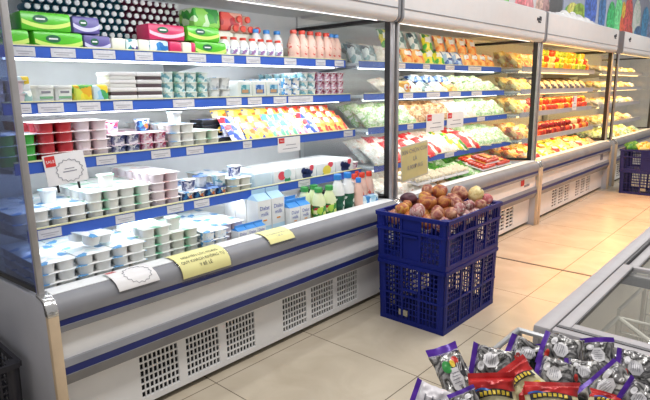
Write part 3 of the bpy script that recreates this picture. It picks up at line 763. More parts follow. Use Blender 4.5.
# fruit-picture cartons on the fourth shelf
X4, Z4 = SX1[3]-.02, ZS[3]
def fruitbox(kind):
    def f():
        t = wrap('juice_carton', 'carton', .176, .088, .30, mat('carton_bluewhite', (.80, .85, .88), .3), None, None, mat('carton_top', (.86, .88, .88), .35))()
        g = M(); n = 14
        def blob(cy, cz, ry, rz, mi):
            g.add([(.0018+mi*.0002, cy*1.4+ry*1.5*math.cos(2*PI*i/n), min(.087, .044+(cz-.044)*1.3+rz*1.4*math.sin(2*PI*i/n))) for i in range(n)], [tuple(range(n))], mi)
        leaf, berry, red, yel = 0, 1, 2, 3
        if kind == 'berry':
            for a, b in ((-.015, .035), (.01, .03), (.0, .05), (.022, .048), (-.02, .055)): blob(a, b, .014, .014, berry)
            blob(.03, .066, .012, .014, red); blob(-.01, .018, .012, .007, leaf); blob(.025, .018, .01, .007, leaf)
        elif kind == 'lemon':
            blob(0, .04, .026, .022, yel); blob(.025, .066, .016, .014, red); blob(-.02, .02, .01, .006, leaf)
        elif kind == 'straw':
            blob(-.02, .05, .02, .018, red); blob(.012, .026, .016, .016, leaf); blob(.012, .055, .02, .02, 4)
        else:
            blob(0, .045, .028, .014, leaf); blob(.01, .06, .012, .02, leaf); blob(-.01, .028, .016, .008, leaf)
        g.build('fruit_picture', [mat('leaf_green', (.03, .30, .12), .4), mat('berry_navy', (.02, .04, .16), .4), mat('berry_red', (.75, .08, .12), .4), mat('lemon_yellow', (.85, .72, .1), .4), mat('pale_teal', (.5, .72, .76), .4)], t)
        return t
    return f
G4 = 'juice cartons on the fourth shelf'
W('sky', wrap('juice_carton', 'carton', .135, .088, .30, SKY, None, None, mat('carton_top', (.86, .88, .88), .35)), 1.96, 'pale blue juice carton left of the fruit picture cartons', x=X4, z=Z4, g=G4)
for k, kd in enumerate(('straw', 'berry', 'lemon', 'berry2')):
    d = {'straw': 'strawberry and leaf', 'berry': 'blueberries', 'lemon': 'yellow fruit', 'berry2': 'dark berries at the right'}[kd]
    W(kd, fruitbox(kd if kd != 'berry2' else 'berry'), 2.125+k*.18, 'white juice carton picturing %s on fourth shelf' % d, x=X4, z=Z4, g=G4)

# milk cartons in the deck
MILK = mat('milk_carton_white', (.74, .76, .76), .35, var=.02); MBL = mat('milk_carton_blue', (.05, .28, .72), .35, var=.06)
WAVE = mat('milk_wave', (.45, .66, .80), .35); MTX = mat('milk_blue_text', (.03, .08, .40), .4)
MBP = mat('milk_carton_pale_blue', (.42, .66, .85), .35, var=.06)
def gable(w, h, d, key):
    def f():
        t = thing('milk_carton', '', 'milk carton')
        M().box(-d, 0, -w/2, w/2, 0, h*.80).build('body', MILK, t, bevel=.002)
        g = M()
        vs = [(-d, -w/2, h*.8), (0, -w/2, h*.8), (0, w/2, h*.8), (-d, w/2, h*.8), (-d/2, -w/2+.003, h*.92), (-d/2, w/2-.003, h*.92)]
        g.add(vs, [(1, 2, 5, 4), (3, 0, 4, 5), (0, 1, 4), (2, 3, 5)]); g.box(-d/2-.002, -d/2+.002, -w/2, w/2, h*.92, h)
        g.build('gable_top', MBP if key == 1 else MBL, t)
        M().box(-.001, .001, -w/2+.002, w/2-.002, h*.06, h*.28).build('wave_print', WAVE, t)
        lettering('Dalat\nmilk', w*.34, MTX, t, front(.0015, 0, h*.58))
        M().box(0, .0012, -w*.14, w*.14, h*.38, h*.41).build('printed_line', mat('orange_ink', (.75, .3, .05), .5), t)
        return t
    return f
GM = 'milk cartons in the bottom deck'
for k, (x, y) in enumerate([(-2.135, 1.865), (-2.135, 1.965), (-2.235, 1.865), (-2.235, 1.965), (-2.335, 1.865), (-2.335, 1.965)]):
    put('gb', gable(.094, .275, .094, 1), (x, y, DZ), 'tall white milk carton with blue top, bottom deck, %s row, %s' % (['front', 'middle', 'rear'][k//2], ['left', 'right'][k % 2]), GM)
for k, (x, y) in enumerate([(-2.10, 2.06), (-2.10, 2.145), (-2.185, 2.06), (-2.185, 2.145)]):
    put('gs', gable(.08, .19, .08, 2), (x, y, DZ), 'small white milk carton with blue top, bottom deck, %s row, %s' % (['front', 'rear'][k//2], ['left', 'right'][k % 2]), GM)
for k in range(3): put('gt', gable(.06, .125, .06, 3), (-2.085, 1.775-k*.062+.02, DZ), 'short blue topped milk carton beside yellow notice, %s from right' % ORD[k], GM)
LBG = printed('label_green_fruit', ['#a8cf4a', '#3a8a3a', '#e8e8b0', '#b8283a', '#1f5f30', '#cfe07a'], 45)
LBD = printed('label_dark_green', ['#12503a', '#1a6048', '#e8efe8', '#12503a'], 38)
GRB = mat('bottle_green', (.45, .62, .18), .3)
for k, (x, y) in enumerate([(-2.11, 2.265), (-2.11, 2.36), (-2.19, 2.23), (-2.20, 2.32)]):
    put('jg', sbottle(mat('bottle_lime_white', (.72, .80, .50), .3), mat('cap_green', (.05, .35, .08), .4), .235, .042, LBG, 'juice_bottle'), (x, y, DZ), 'lime green fruit drink bottle in bottom deck, %s' % ['front left', 'front right', 'rear left', 'rear right'][k], 'fruit drink bottles')
for k, y in enumerate((2.45, 2.545)):
    put('mb', sbottle(WHB, CAPB, .29, .042, LBD, 'milk_bottle', True), (-2.12, y, DZ), 'white milk bottle with blue cap and dark green label, %s' % ['left', 'right'][k], 'white milk bottles')
for k, (x, y) in enumerate([(-2.14, 2.64), (-2.14, 2.715), (-2.14, 2.79), (-2.22, 2.67), (-2.22, 2.75)]):
    put('pm', sbottle(PINKB, CAPR if 1 else CAPB, .265, .034, REDLB, 'milk_bottle'), (x, y, DZ), 'pink milk bottle with red cap in bottom deck, %s' % ['front left', 'front middle', 'front right', 'rear left', 'rear right'][k], 'pink milk bottles in the bottom deck')
put('pmb', sbottle(PINKB, CAPB, .25, .03, None, 'milk_bottle'), (-2.085, 2.61, DZ), 'slim pink milk bottle with blue cap beside the white bottles')
for k in range(2): put('ybx', wrap('yogurt_box', 'box', .16, .062, .05, printed('box_skyblue', ['#bfe0f0', '#3a86c8', '#e8f4fa', '#a0d0ea'], 34)), (-2.052, 2.70, DZ+k*.063), 'light blue yogurt box before the pink bottles, %s one' % ['lower', 'upper'][k])

# ------------------------------------------------------------------ vegetable case (middle)
VP = {'green': ['#4f9a3a', '#e8f0dc', '#7cbf5a', '#f4f6ee', '#cfe4b8'], 'brown': ['#b8895a', '#e0c098', '#8a5c34', '#d8b488'],
      'redwhite': ['#d8222c', '#f0f0ec', '#e84a50', '#c01a24', '#d8222c'], 'white': ['#f2efe6', '#e0d8c8', '#f8f6f0', '#d9a890'],
      'orange': ['#f0903a', '#f8c070', '#e8622a', '#fae0a8'], 'blue': ['#2a62b8', '#a8c8ea', '#1a4488', '#e4eef8'], 'teal': ['#8fb4b8', '#dfe9ea', '#5d8088', '#2f4a58'],
      'yellow': ['#f2d04a', '#f8eca0', '#d89a2a', '#f6f0d0'], 'greenpk': ['#4fae3a', '#e8e03a', '#f4f4e4', '#3a8a2a'], 'leaf': ['#1f5f2a', '#3f8a3a', '#6fae4a', '#18401f']}
VP['dark'] = ['#1a1418', '#f0e0b8', '#34202c', '#e8d090', '#140f14']
VM = {k: printed('veg_'+k, v, 22, rough=.3, mode='noise' if k in ('green', 'leaf', 'brown', 'white') else 'vor', bump=.3) for k, v in VP.items()}
PAPERL = mat('pouch_label_white', (.85, .86, .84), .5)
def vrow(i, items, shelfname, w=.17, h=.2, T=.06, lean=35, rows=2, name='vegetable_bag', cat='vegetable bag', case_='vegetable case', dz=.05, dx=.13, xs=None):
    xs = xs if xs is not None else (SX1[i] if i < 4 else -2.07)
    for n, (y, c) in enumerate(items):
        for r in range(rows):
            place_pouch((name, c, w, h, T), pouch(name, cat, w, h, T, VM[c], PAPERL if c in ('redwhite', 'blue', 'orange', 'greenpk') else None, None, len(c)),
                        xs-.09-r*dx, y, (ZS[i] if i < 4 else DZ)+dz+.02*r, '%s %s, %s %s, %s row, %s from left' % (c.replace('redwhite', 'red and white').replace('greenpk', 'green and yellow'), cat, case_, shelfname, ['front', 'middle', 'rear'][r], ORD[n]),
                        lean=lean+r*4, roll=random.uniform(-10, 10), g=cat+'s in the '+case_)
def seqy(y0, dy, cs): return [(y0+k*dy, c) for k, c in enumerate(cs)]
vrow(0, seqy(3.02, .16, ['teal', 'teal', 'white', 'teal', 'orange', 'orange', 'greenpk', 'greenpk', 'blue', 'blue', 'orange', 'orange', 'orange', 'orange']), 'top shelf', .15, .15, .05, 62, 2, 'food_pouch', 'food pouch', dz=.068)
vrow(0, seqy(3.5, .2, ['greenpk', 'teal', 'teal', 'greenpk', 'orange', 'orange', 'orange', 'orange']), 'top shelf upper', .15, .16, .04, 70, 1, 'hanging_pouch', 'hanging pouch', dz=.20, xs=-2.44)
# round orange egg tubs with eyes
def eyetub():
    t = thing('egg_tub', '', 'tub')
    M().lathe([(.055, 0), (.075, .02), (.08, .05), (.075, .085), (.055, .10)], 20).build('body', mat('tub_orange', (.80, .45, .12), .35), t)
    for s in (-1, 1):
        e_ = M().lathe([(.001, .002), (.022, .0), (.022, -.01)], 14, ax='x', c=(.078, s*.026, .055)).build('eye', PAPER, t)
        M().lathe([(.001, .003), (.010, .002), (.010, 0)], 10, ax='x', c=(.079, s*.022, .052)).build('pupil', REDINK, e_)
    return t
vrow(1, seqy(3.45, .2, ['white', 'white', 'teal', 'white', 'orange', 'green', 'green', 'green', 'green']), 'second shelf', .19, .18, .06, 30, 2, dz=.05)
put('eye', eyetub, (SX1[1]-.09, 3.52, ZS[1]), 'round orange tub with a face like print, vegetable case second shelf, left')
vrow(1, seqy(3.85, .2, ['blue', 'blue', 'blue', 'green', 'green', 'green']), 'second shelf upper', .2, .12, .05, 20, 1, 'frozen_bag', 'blue topped bag', dz=.115, xs=-2.38)
vrow(2, seqy(3.08, .2, ['green', 'green', 'green', 'brown', 'brown', 'brown', 'white', 'white', 'green', 'green', 'green']), 'third shelf', .22, .22, .08, 38, 2, dz=.07)
vrow(3, seqy(3.1, .22, ['white', 'redwhite', 'redwhite', 'redwhite', 'white', 'greenpk', 'redwhite', 'green', 'green', 'green']), 'fourth shelf', .24, .24, .07, 34, 2, dz=.075)
vrow(4, seqy(3.1, .2, ['white', 'white', 'white', 'brown', 'leaf', 'leaf', 'green', 'leaf', 'leaf', 'leaf']), 'deck', .2, .2, .07, 12, 3, dz=.065, dx=.17)
# mushrooms trays and sausages
def tray():
    t = thing('mushroom_tray', '', 'mushroom tray')
    M().box(-.06, .06, -.09, .09, 0, .02).build('tray', PAPER, t, bevel=.006)
    mm = mat('mushroom', (.78, .70, .52), .6, var=.1)
    for i in range(3):
        for j in range(4):
            M().lathe([(.006, .012), (.007, .03), (.02, .032), (.019, .042), (.010, .052), (.002, .054)], 10, c=(-.038+i*.038, -.066+j*.044, 0)).build('mushroom', mm, t)
    return t
for k, (x, y) in enumerate([(-2.12, 3.35), (-2.12, 3.55), (-2.12, 3.75), (-2.12, 3.95), (-2.27, 3.45), (-2.27, 3.65)]):
    put('mt', tray, (x, y, DZ+.115), 'white tray of yellowish mushrooms in vegetable case deck, %s' % (['front row', 'rear row'][x < -2.2]+', '+ORD[k % 4]+' from left'), 'mushroom trays', rot=(0, math.radians(12), 0))
def saus():
    t = thing('sausage_pack', '', 'sausage pack')
    mm = mat('sausage_red', (.62, .05, .02), .25, var=.1)
    for k in range(5): M().lathe([(.004, -.13), (.014, -.12), (.017, 0), (.014, .12), (.004, .13)], 10, ax='y', c=(-.066+k*.033, 0, .018)).build('sausage', mm, t)
    M().box(-.09, .09, -.14, .14, -.002, .002).build('tray', PAPER, t)
    M().box(-.05, .05, -.045, .045, .036, .039).build('label', mat('orange_label', (.85, .4, .08), .4), t)
    return t
for k, (x, y, z) in enumerate([(-2.14, 4.42, .115), (-2.14, 4.72, .115), (-2.16, 4.52, .155), (-2.33, 4.6, .12)]):
    put('sg', saus, (x, y, DZ+z), 'pack of bright red sausages, %s in the vegetable case deck' % ['lower left', 'lower right', 'topmost', 'rear'][k], 'red sausage packs', rot=(0, math.radians(14), 0))

# ------------------------------------------------------------------ fruit case (warm)
def fruit(nm, r, m, prof=None, stem=True):
    def f():
        t = thing(nm, '', nm)
        p = prof or [(.05, -.86), (.45, -.93), (.82, -.62), (1, -.1), (.97, .3), (.72, .72), (.35, .88), (.08, .8)]
        M().lathe([(a*r, b*r+r*.93) for a, b in p], 14).build('flesh', m, t)
        if stem: M().cyl((0, 0, r*1.68), (r*.12, 0, r*2.0), r*.07, r*.05, n=5).build('stem', mat('stem_brown', (.12, .09, .03), .7), t)
        return t
    return f
FR = {'red': mat('apple_red', (.62, .06, .03), .25, var=.35, scale=30), 'yellow': mat('pepper_yellow', (.82, .58, .05), .25, var=.15, scale=20),
      'orange': mat('fruit_orange', (.85, .30, .04), .35, var=.1), 'green': mat('fruit_green', (.30, .45, .06), .3, var=.2), 'dark': mat('plum_dark', (.06, .02, .04), .3, var=.3),
      'maroon': mat('apple_maroon', (.30, .02, .02), .25, var=.35, scale=30), 'cream': mat('pear_cream', (.85, .72, .40), .35, var=.1)}
PEP = [(.1, -.9), (.5, -.95), (.7, -.6), (.88, 0), (1, .5), (.85, .85), (.4, .8), (.1, .7)]
NMS = {'pep': 'pepper', 'app': 'apple', 'plm': 'plum', 'pea': 'pear'}
def fpile(i, y0, y1, cols, kind, r, xs, z, where, layers=2, depth=3):
    k = 0; n = int((y1-y0)/(2*r*1.03))
    for L in range(layers):
        for rr in range(depth-L):
            for j in range(n):
                c = cols[int(random.random()*len(cols))] if len(cols) > 1 else cols[0]
                y = y0+r+j*2*r*1.03+(rr % 2)*r*.5+L*r
                if y > y1: continue
                key = (kind, c, r)
                put(key, fruit(NMS[kind], r, FR[c], PEP if kind == 'pep' else None, True), (xs-.055-rr*2*r-L*r*.9, y, z+L*r*1.55),
                    '%s %s on the %s of the warm lit fruit case' % (c, NMS[kind], where), '%s %ss on the %s of the fruit case' % (c, NMS[kind], where), rot=(random.uniform(-.3, .3), random.uniform(-.3, .3), random.uniform(0, 6)))
Z3 = ZS
fpile(0, 5.9, 7.6, ['red', 'yellow', 'red', 'orange', 'cream', 'green'], 'pep', .045, SX3[0], Z3[0], 'top shelf', 3, 3)
fpile(2, 5.9, 7.6, ['red', 'orange', 'red'], 'app', .043, SX3[2], Z3[2], 'third shelf', 2, 3)
fpile(3, 5.9, 6.9, ['maroon', 'red', 'maroon'], 'plm', .040, SX3[3], Z3[3], 'fourth shelf', 2, 3)
fpile(3, 6.9, 7.6, ['cream', 'orange', 'red'], 'pea', .040, SX3[3], Z3[3], 'fourth shelf', 2, 3)
vrow(0, seqy(5.42, .2, ['yellow', 'orange', 'orange']), 'top shelf', .19, .2, .08, 45, 2, 'fruit_bag', 'fruit bag', 'fruit case', xs=-2.22, dz=.08)
vrow(1, seqy(5.42, .2, ['yellow', 'yellow', 'dark', 'dark', 'dark', 'dark', 'dark', 'dark', 'dark', 'dark', 'dark']), 'second shelf', .19, .16, .07, 40, 2, 'fruit_bag', 'fruit bag', 'fruit case', xs=-2.2, dz=.06)
vrow(2, seqy(5.42, .2, ['yellow', 'orange']), 'third shelf', .19, .18, .08, 40, 2, 'fruit_bag', 'fruit bag', 'fruit case', xs=-2.2, dz=.07)
vrow(3, seqy(5.42, .2, ['orange', 'yellow']), 'fourth shelf', .19, .18, .08, 40, 2, 'fruit_bag', 'fruit bag', 'fruit case', xs=-2.18, dz=.07)
vrow(4, seqy(5.42, .2, ['orange', 'redwhite', 'greenpk', 'yellow', 'redwhite', 'greenpk', 'yellow', 'green', 'redwhite', 'yellow', 'brown']), 'deck', .2, .2, .08, 22, 3, 'fruit_bag', 'fruit bag', 'fruit case', dz=.07, xs=-2.03, dx=.16)
for i in range(4):
    vrow(i, seqy(8.15, .24, (['yellow', 'orange', 'yellow', 'white', 'yellow', 'brown', 'yellow', 'white'] if i % 2 else ['white', 'yellow', 'white', 'yellow', 'teal', 'white', 'yellow', 'white'])), SN[i]+' shelf', .22, .12, .06, 20, 2, 'salad_bag', 'salad bag', 'farthest case', dz=.04, xs=-2.18)
vrow(4, seqy(8.15, .22, ['green', 'greenpk', 'yellow', 'green', 'greenpk', 'green', 'yellow', 'green']), 'deck', .22, .2, .09, 25, 3, 'salad_bag', 'salad bag', 'farthest case', dz=.08, xs=-2.03, dx=.17)

# ------------------------------------------------------------------ decor above the cases
def banner(label, y0, y1, z0, z1, x, blobs, bg):
    t = thing('picture_banner', label, 'banner', (x, y0, z0))
    mats = [mat('banner_bg_'+bg, bg, .6)]; g = M().box(-.012, 0, 0, y1-y0, 0, z1-z0)
    n = 16
    for k, (cy, cz, ry, rz, col) in enumerate(blobs):
        cy -= y0; nm = 'print_'+col
        mm = printed(nm, [col, col, '#%02x%02x%02x' % tuple(min(255, int(int(col[i:i+2], 16)*1.35)+10) for i in (1, 3, 5)), col], 14, mode='noise')
        if mm not in mats: mats.append(mm)
        g.add([(.001+.0004*k, min(max(cy+ry*math.cos(2*PI*i/n), 0), y1-y0), min(max(cz+rz*math.sin(2*PI*i/n), .01), z1-z0)) for i in range(n)], [tuple(range(n))], mats.index(mm))
    g.build('print', mats, t, smooth=False)
    M().box(-.015, .004, -.0, y1-y0, -.0, .02).build('frame', PAPER, t)
    return t
banner('colourful printed banner of vegetables standing above the fruit case', 6.75, 11.4, 2.036, 2.75, -2.33,
       [(6.95, .1, .18, .16, '#4f8a3a'), (7.1, .2, .22, .1, '#c8c060'), (7.35, .12, .3, .2, '#7a9a3a'), (7.75, .3, .25, .3, '#3a5aa8'), (7.85, .05, .3, .06, '#cfd8ea'), (8.25, .3, .16, .35, '#38608f'),
        (8.7, .18, .22, .3, '#2f9a5a'), (9.05, .3, .2, .3, '#5fc07a'), (9.35, .2, .2, .22, '#c8503a'), (9.6, .35, .25, .3, '#b84a4a'), (9.3, .42, .1, .12, '#d8a83a'), (9.75, .1, .2, .14, '#a84a40'), (10.1, .35, .25, .3, '#cfe8d8'), (10.3, .1, .3, .16, '#3a6a9a'), (10.7, .3, .25, .3, '#3a8ac8'), (11.1, .2, .25, .3, '#7a88b0')], '#aab2c8')
banner('printed vegetable banner with red and green patches above the middle case', 4.5, 6.3, 2.036, 2.4, -2.33,
       [(4.8, .05, .12, .15, '#3f7f3a'), (4.98, .06, .08, .1, '#c89a6a'), (5.12, .08, .14, .14, '#5aa84a'), (5.55, .1, .16, .14, '#b85a62'), (5.75, .08, .12, .16, '#c87a80'), (6.05, .1, .14, .2, '#a88a80'), (6.2, .12, .1, .2, '#8a6a6a')], '#d8d4d6')
# crumpled white plastic on the fruit case
g = M(); NU, NV = 30, 10; vs = []
for j in range(NV+1):
    for i in range(NU+1):
        u, v = i/NU, j/NV
        e_ = math.sin(PI*u)**.5*math.sin(PI*v)**.5
        vs.append((-1.99-.28*v+.01*noise.noise(Vector((u*9, v*5, 0))), 5.55+1.5*u, 2.037+e_*(.05+.09*abs(noise.noise(Vector((u*10, v*4, 2)))))))
g.add(vs, [(j*(NU+1)+i, j*(NU+1)+i+1, (j+1)*(NU+1)+i+1, (j+1)*(NU+1)+i) for j in range(NV) for i in range(NU)])
tag(g.build('plastic_sheet', mat('white_plastic_sheet', (.82, .82, .83), .25, var=.02)), 'crumpled white plastic sheet lying on top of the fruit case', 'plastic sheet')

# ------------------------------------------------------------------ crates
CRB = mat('crate_blue', (.006, .014, .17), .45, var=.12, scale=5); CRD = mat('crate_far_blue', (.03, .03, .14), .5, var=.1)
for m_ in (CRB, CRD): m_.node_tree.nodes['Principled BSDF'].inputs['Specular IOR Level'].default_value = .22
def crate(label, x0, x1, y0, y1, z0, h, m, band=False, group=None, deep=True):
    """open-top plastic crate with real slotted walls"""
    cx, cy = (x0+x1)/2, (y0+y1)/2; t = thing('plastic_crate', label, 'crate', (cx, cy, z0), group)
    w, l = (x1-x0)/2, (y1-y0)/2; th = .006
    tp = .97
    def wall(ax, s, nm):
        g = M()
        L = l if ax == 'x' else w; D = w if ax == 'x' else l
        def bx(a0, a1, b0, b1, o0=0., o1=th):
            # a along wall, b height, o outward offset; slight taper towards the floor
            vs = []
            for b in (b0, b1):
                k = tp+(1-tp)*b/h
                for a in (a0, a1):
                    for o in (o0, o1):
                        if ax == 'x': vs.append((s*(D*k-th+o), a*k, b))
                        else: vs.append((a*k, s*(D*k-th+o), b))
            g.add(vs, [(0, 1, 3, 2), (4, 6, 7, 5), (0, 4, 5, 1), (2, 3, 7, 6), (0, 2, 6, 4), (1, 5, 7, 3)])
        bx(-L, L, 0, .03, 0, th+.002)
        bx(-L, L, h-.022, h, 0, th+.010)
        zs = [(.03, h-.022)]
        if band:
            zb = h*.66; bx(-L, L, zb-.008, zb+.008, 0, th+.007); zs = [(.03, zb-.008), (zb+.008, h-.022)]
        else:
            zb = h*.47; bx(-L, L, zb-.006, zb+.006, 0, th+.004); zs = [(.03, zb-.006), (zb+.006, h-.022)]
        cw = .045
        for a, b in zs:
            bx(-L, -L+cw, a, b); bx(L-cw, L, a, b)
            bays = 4 if ax == 'x' else 3
            step = (2*L-2*cw)/bays
            for q in range(bays):
                a0 = -L+cw+q*step
                if q: bx(a0-.008, a0+.008, a, b, 0, th+.004)
                solid = (ax == 'y' and q == 1 and band)
                if solid: bx(a0, a0+step, a, b, 0, th*.7); continue
                nn = 5
                for k in range(1, nn): bx(a0+step*k/nn-.0035, a0+step*k/nn+.0035, a, b, .001, .004)
                if not (band and a > h*.5):
                    nr = max(2, int((b-a)/.028))
                    for k in range(1, nr): bx(a0, a0+step, a+(b-a)*k/nr-.0035, a+(b-a)*k/nr+.0035, .001, .0035)
        return g.build(nm, m, t)
    for s in (-1, 1): wall('x', s, 'long_wall'); wall('y', s, 'short_wall')
    g = M(); k = tp
    g.box(-w*k+th, w*k-th, -l*k+th, l*k-th, 0, .008); g.build('base', m, t)
    for sx in (-1, 1):
        for sy in (-1, 1): M().cyl((sx*(w*k-.022), sy*(l*k-.022), 0), (sx*(w-.020), sy*(l-.020), h), .024, .024, n=14).build('corner_post', m, t)
    for s in (-1, 1): M().box(-.05, .05, s*(l*.985)+(0 if s > 0 else -.012), s*(l*.985)+(.012 if s > 0 else 0), h*.56, h*.60).build('handle', m, t)
    if not band: M().box(-.08, -.02, -l*k-.004, -l*k, .05, .085).build('sticker', mat('worn_sticker', (.35, .32, .25), .6), t)
    return t
crate('navy plastic crate standing on the floor, bottom of the stack by the dairy case', -1.815, -1.375, 2.465, 3.105, 0, .372, CRB)
crate('navy plastic crate holding sweet potatoes, top of the stack by the dairy case', -1.825, -1.365, 2.455, 3.115, .374, .286, CRB, True)
crate('dark blue crate on the floor before the farthest case, lower of two', -1.75, -1.10, 7.5, 7.95, 0, .29, CRD)
crate('dark blue crate topped with greens before the farthest case, upper of two', -1.765, -1.09, 7.49, 7.96, .292, .27, CRD, True)
crate('dark crate at the lower left corner behind the end panel', -2.85, -2.17, .05, .61, 0, .34, mat('crate_black', (.02, .02, .03), .5))
# sweet potatoes
POT = [(-1.770,2.707,0.697,0.047,0.029,0,'d'),(-1.718,2.560,0.665,0.038,0.028,0,'y'),(-1.739,2.640,0.673,0.029,0.022,0,'y'),(-1.606,2.546,0.665,0.051,0.035,-30,'w'),
(-1.709,2.818,0.738,0.035,0.030,20,'r'),(-1.645,2.853,0.730,0.049,0.037,10,'o'),(-1.693,2.767,0.697,0.039,0.034,0,'y'),(-1.643,2.709,0.685,0.053,0.036,10,'o'),
(-1.590,2.812,0.677,0.039,0.036,0,'o'),(-1.556,2.863,0.689,0.041,0.034,-30,'r'),(-1.546,2.922,0.718,0.054,0.037,-30,'r'),(-1.454,2.746,0.665,0.046,0.028,15,'w'),
(-1.476,2.534,0.665,0.031,0.027,0,'r'),(-1.521,2.620,0.665,0.032,0.027,30,'r'),(-1.437,2.627,0.665,0.036,0.027,0,'r'),(-1.462,2.879,0.665,0.034,0.024,-30,'w'),
(-1.474,2.989,0.713,0.042,0.042,0,'c'),(-1.417,3.02,0.685,0.034,0.029,0,'p'),(-1.420,2.940,0.665,0.039,0.024,0,'r'),(-1.503,2.805,0.685,0.029,0.029,0,'r'),
(-1.768,2.759,0.655,0.034,0.029,0,'r')]
def potmat(n, cols): return printed('potato_'+n, cols, 22, rough=.4, mode='noise', bump=.15)
PM = {'d': potmat('dark', ['#3a1f2c', '#5a3442', '#6a4450']), 'y': potmat('yellow', ['#c8963a', '#a8503c', '#e0b050', '#8a3a34']), 'w': potmat('white', ['#7a2c30', '#c8a8a0', '#984048', '#e8dcd4', '#a05040']),
      'r': potmat('red', ['#6a2c34', '#9a5448', '#d0a080', '#84404a']), 'o': potmat('orange', ['#b06038', '#8a3a34', '#c88a48', '#a84c3c']), 'c': potmat('straw', ['#d8c078', '#e8d8a0', '#c0a050']), 'p': potmat('pink', ['#d88a8c', '#b85a60', '#e8b0a8'])}
PD = {'d': 'dark purple', 'y': 'yellow tinged', 'w': 'whitish wrapped', 'r': 'dull red', 'o': 'orange brown', 'c': 'round straw yellow', 'p': 'pale pink'}
pc = {}
def potato(x, y, z, a, b, ang, k, lab, sd, parts=True, nm='sweet_potato'):
    me = bpy.data.meshes.new(nm); bm = bmesh.new(); bmesh.ops.create_icosphere(bm, subdivisions=3, radius=1); a *= 1.15; b *= 1.22
    for v in bm.verts:
        n_ = noise.noise(v.co*1.3+Vector((sd*3.1, 0, 0)))*.16+noise.noise(v.co*3.2+Vector((sd, 5, 0)))*.05
        e_ = 1-.12*abs(v.co.x)**3
        v.co = Vector((v.co.x*a, v.co.y*b*e_, v.co.z*b*e_))*(1+n_)
    for f in bm.faces: f.smooth = True
    bm.to_mesh(me); bm.free(); me.materials.append(PM[k])
    o = mk(nm, me, None, (x, y, z)); o.rotation_euler = (0, math.radians(ang), math.radians(42)+sd*.37)
    tag(o, lab, 'sweet potato', 'sweet potatoes in the blue crate')
    if k == 'c':
        g = M()
        for q in ((-.4, .3), (.3, -.3), (.2, .45)):
            vv = Vector((.6, q[0]*-1, q[1]+.2)).normalized()*a*1.0
            g.lathe([(.0005, .004), (.005, .003), (.007, 0)], 8, c=vv)
        g.build('eye_spots', mat('brown_spot', (.12, .08, .03), .7), o)
    return o
PW = ['at the left rim', 'near the front left corner', 'between the dark and whitish ones at left', 'at the front rim, large', 'at the back left of the heap', 'largest at the top of the heap',
      'below the heap top at left', 'in the middle of the heap, long', 'in the middle of the heap, round', 'behind the middle, upper right', 'at the back, long and tilted', 'at the right rim, long',
      'at the front corner, small', 'low between front ones', 'by the front right rim', 'small, near the right rear', 'on the right rear of the heap', 'at the far right corner', 'low at the far right', 'small, in the centre right gap', 'low at the left back']
for k, (x, y, z, a, b, an, c) in enumerate(POT): potato(x, y, z, a, b, an, c, '%s sweet potato %s' % (PD[c], PW[k]), k)
for k in range(20):
    i, j = k % 4, k//4
    potato(-1.76+i*.105, 2.55+j*.118, .612, .046, .036, 0, 'ryow'[k % 4], '%s sweet potato in lower layer, %s row, %s from left' % (PD['ryow'[k % 4]], ORD[j], ORD[i]), 30+k)
# greens and yellow fruit on the far crates
for k in range(10):
    y = 7.62+(k//5)*.18; x = -1.68+(k % 5)*.13
    c = ['leaf', 'yellow', 'orange', 'yellow', 'orange'][k % 5]
    o = place_pouch(('far', c), pouch('vegetable_bag', 'vegetable bag', .13, .15, .09, VM[c]), x, y, .585, '%s vegetable bag on the far dark crate, %s row, %s from left' % (c, ['front', 'rear'][k//5], ORD[k % 5]), lean=15, yaw=-60, g='bags on the far crates')

# ------------------------------------------------------------------ freezer island
FZ = thing('chest_freezer', 'grey island chest freezer with sliding glass lids at right', 'freezer', (0, 0, 0))
fx0, fx1, fy0, fy1, fz = -.474, .75, 1.31, 3.9, .75
FG = mat('freezer_aluminium', (.45, .43, .45), .5, .0, var=.06); FD = mat('freezer_dark_gasket', (.06, .06, .065), .5); FI = mat('freezer_liner', (.88, .86, .80), .6, var=.08, scale=4)
M().box(fx0+.03, fx1-.03, fy0+.03, fy1-.03, .06, .30).box(fx0+.02, fx0+.05, fy0+.02, fy1-.02, .3, .69).box(fx1-.05, fx1-.02, fy0+.02, fy1-.02, .3, .69).box(fx0+.02, fx1-.02, fy0+.02, fy0+.05, .3, .69).box(fx0+.02, fx1-.02, fy1-.05, fy1-.02, .3, .69).build('body', WHITE, FZ, bevel=.006)
M().box(fx0+.05, fx1-.05, fy0+.05, fy1-.05, .30, .32).box(fx0+.05, fx0+.055, fy0+.05, fy1-.05, .32, .7).box(fx1-.055, fx1-.05, fy0+.05, fy1-.05, .32, .7).box(fx0+.05, fx1-.05, fy0+.05, fy0+.055, .32, .7).build('liner', FI, FZ)
rm = M(); rw = .046
rm.box(fx0, fx0+rw, fy0, fy1, .69, fz).box(fx1-rw, fx1, fy0, fy1, .69, fz).box(fx0+rw, fx1-rw, fy0, fy0+rw*.8, .69, fz).box(fx0+rw, fx1-rw, fy1-rw, fy1, .69, fz)
rm.build('rim', FG, FZ, bevel=.008)
M().box(fx0+rw, fx0+rw+.006, fy0+.03, fy1-.03, .69, fz-.006).build('gasket', FD, FZ)
M().box(fx0+.04, fx0+.06, fy0, fy0+.0, 0, .06).cyl((fx0+.1, fy0+.1, 0), (fx0+.1, fy0+.1, .06), .02).cyl((fx1-.1, fy0+.1, 0), (fx1-.1, fy0+.1, .06), .02).cyl((fx0+.1, fy1-.1, 0), (fx0+.1, fy1-.1, .06), .02).cyl((fx1-.1, fy1-.1, 0), (fx1-.1, fy1-.1, .06), .02).build('foot', FD, FZ)
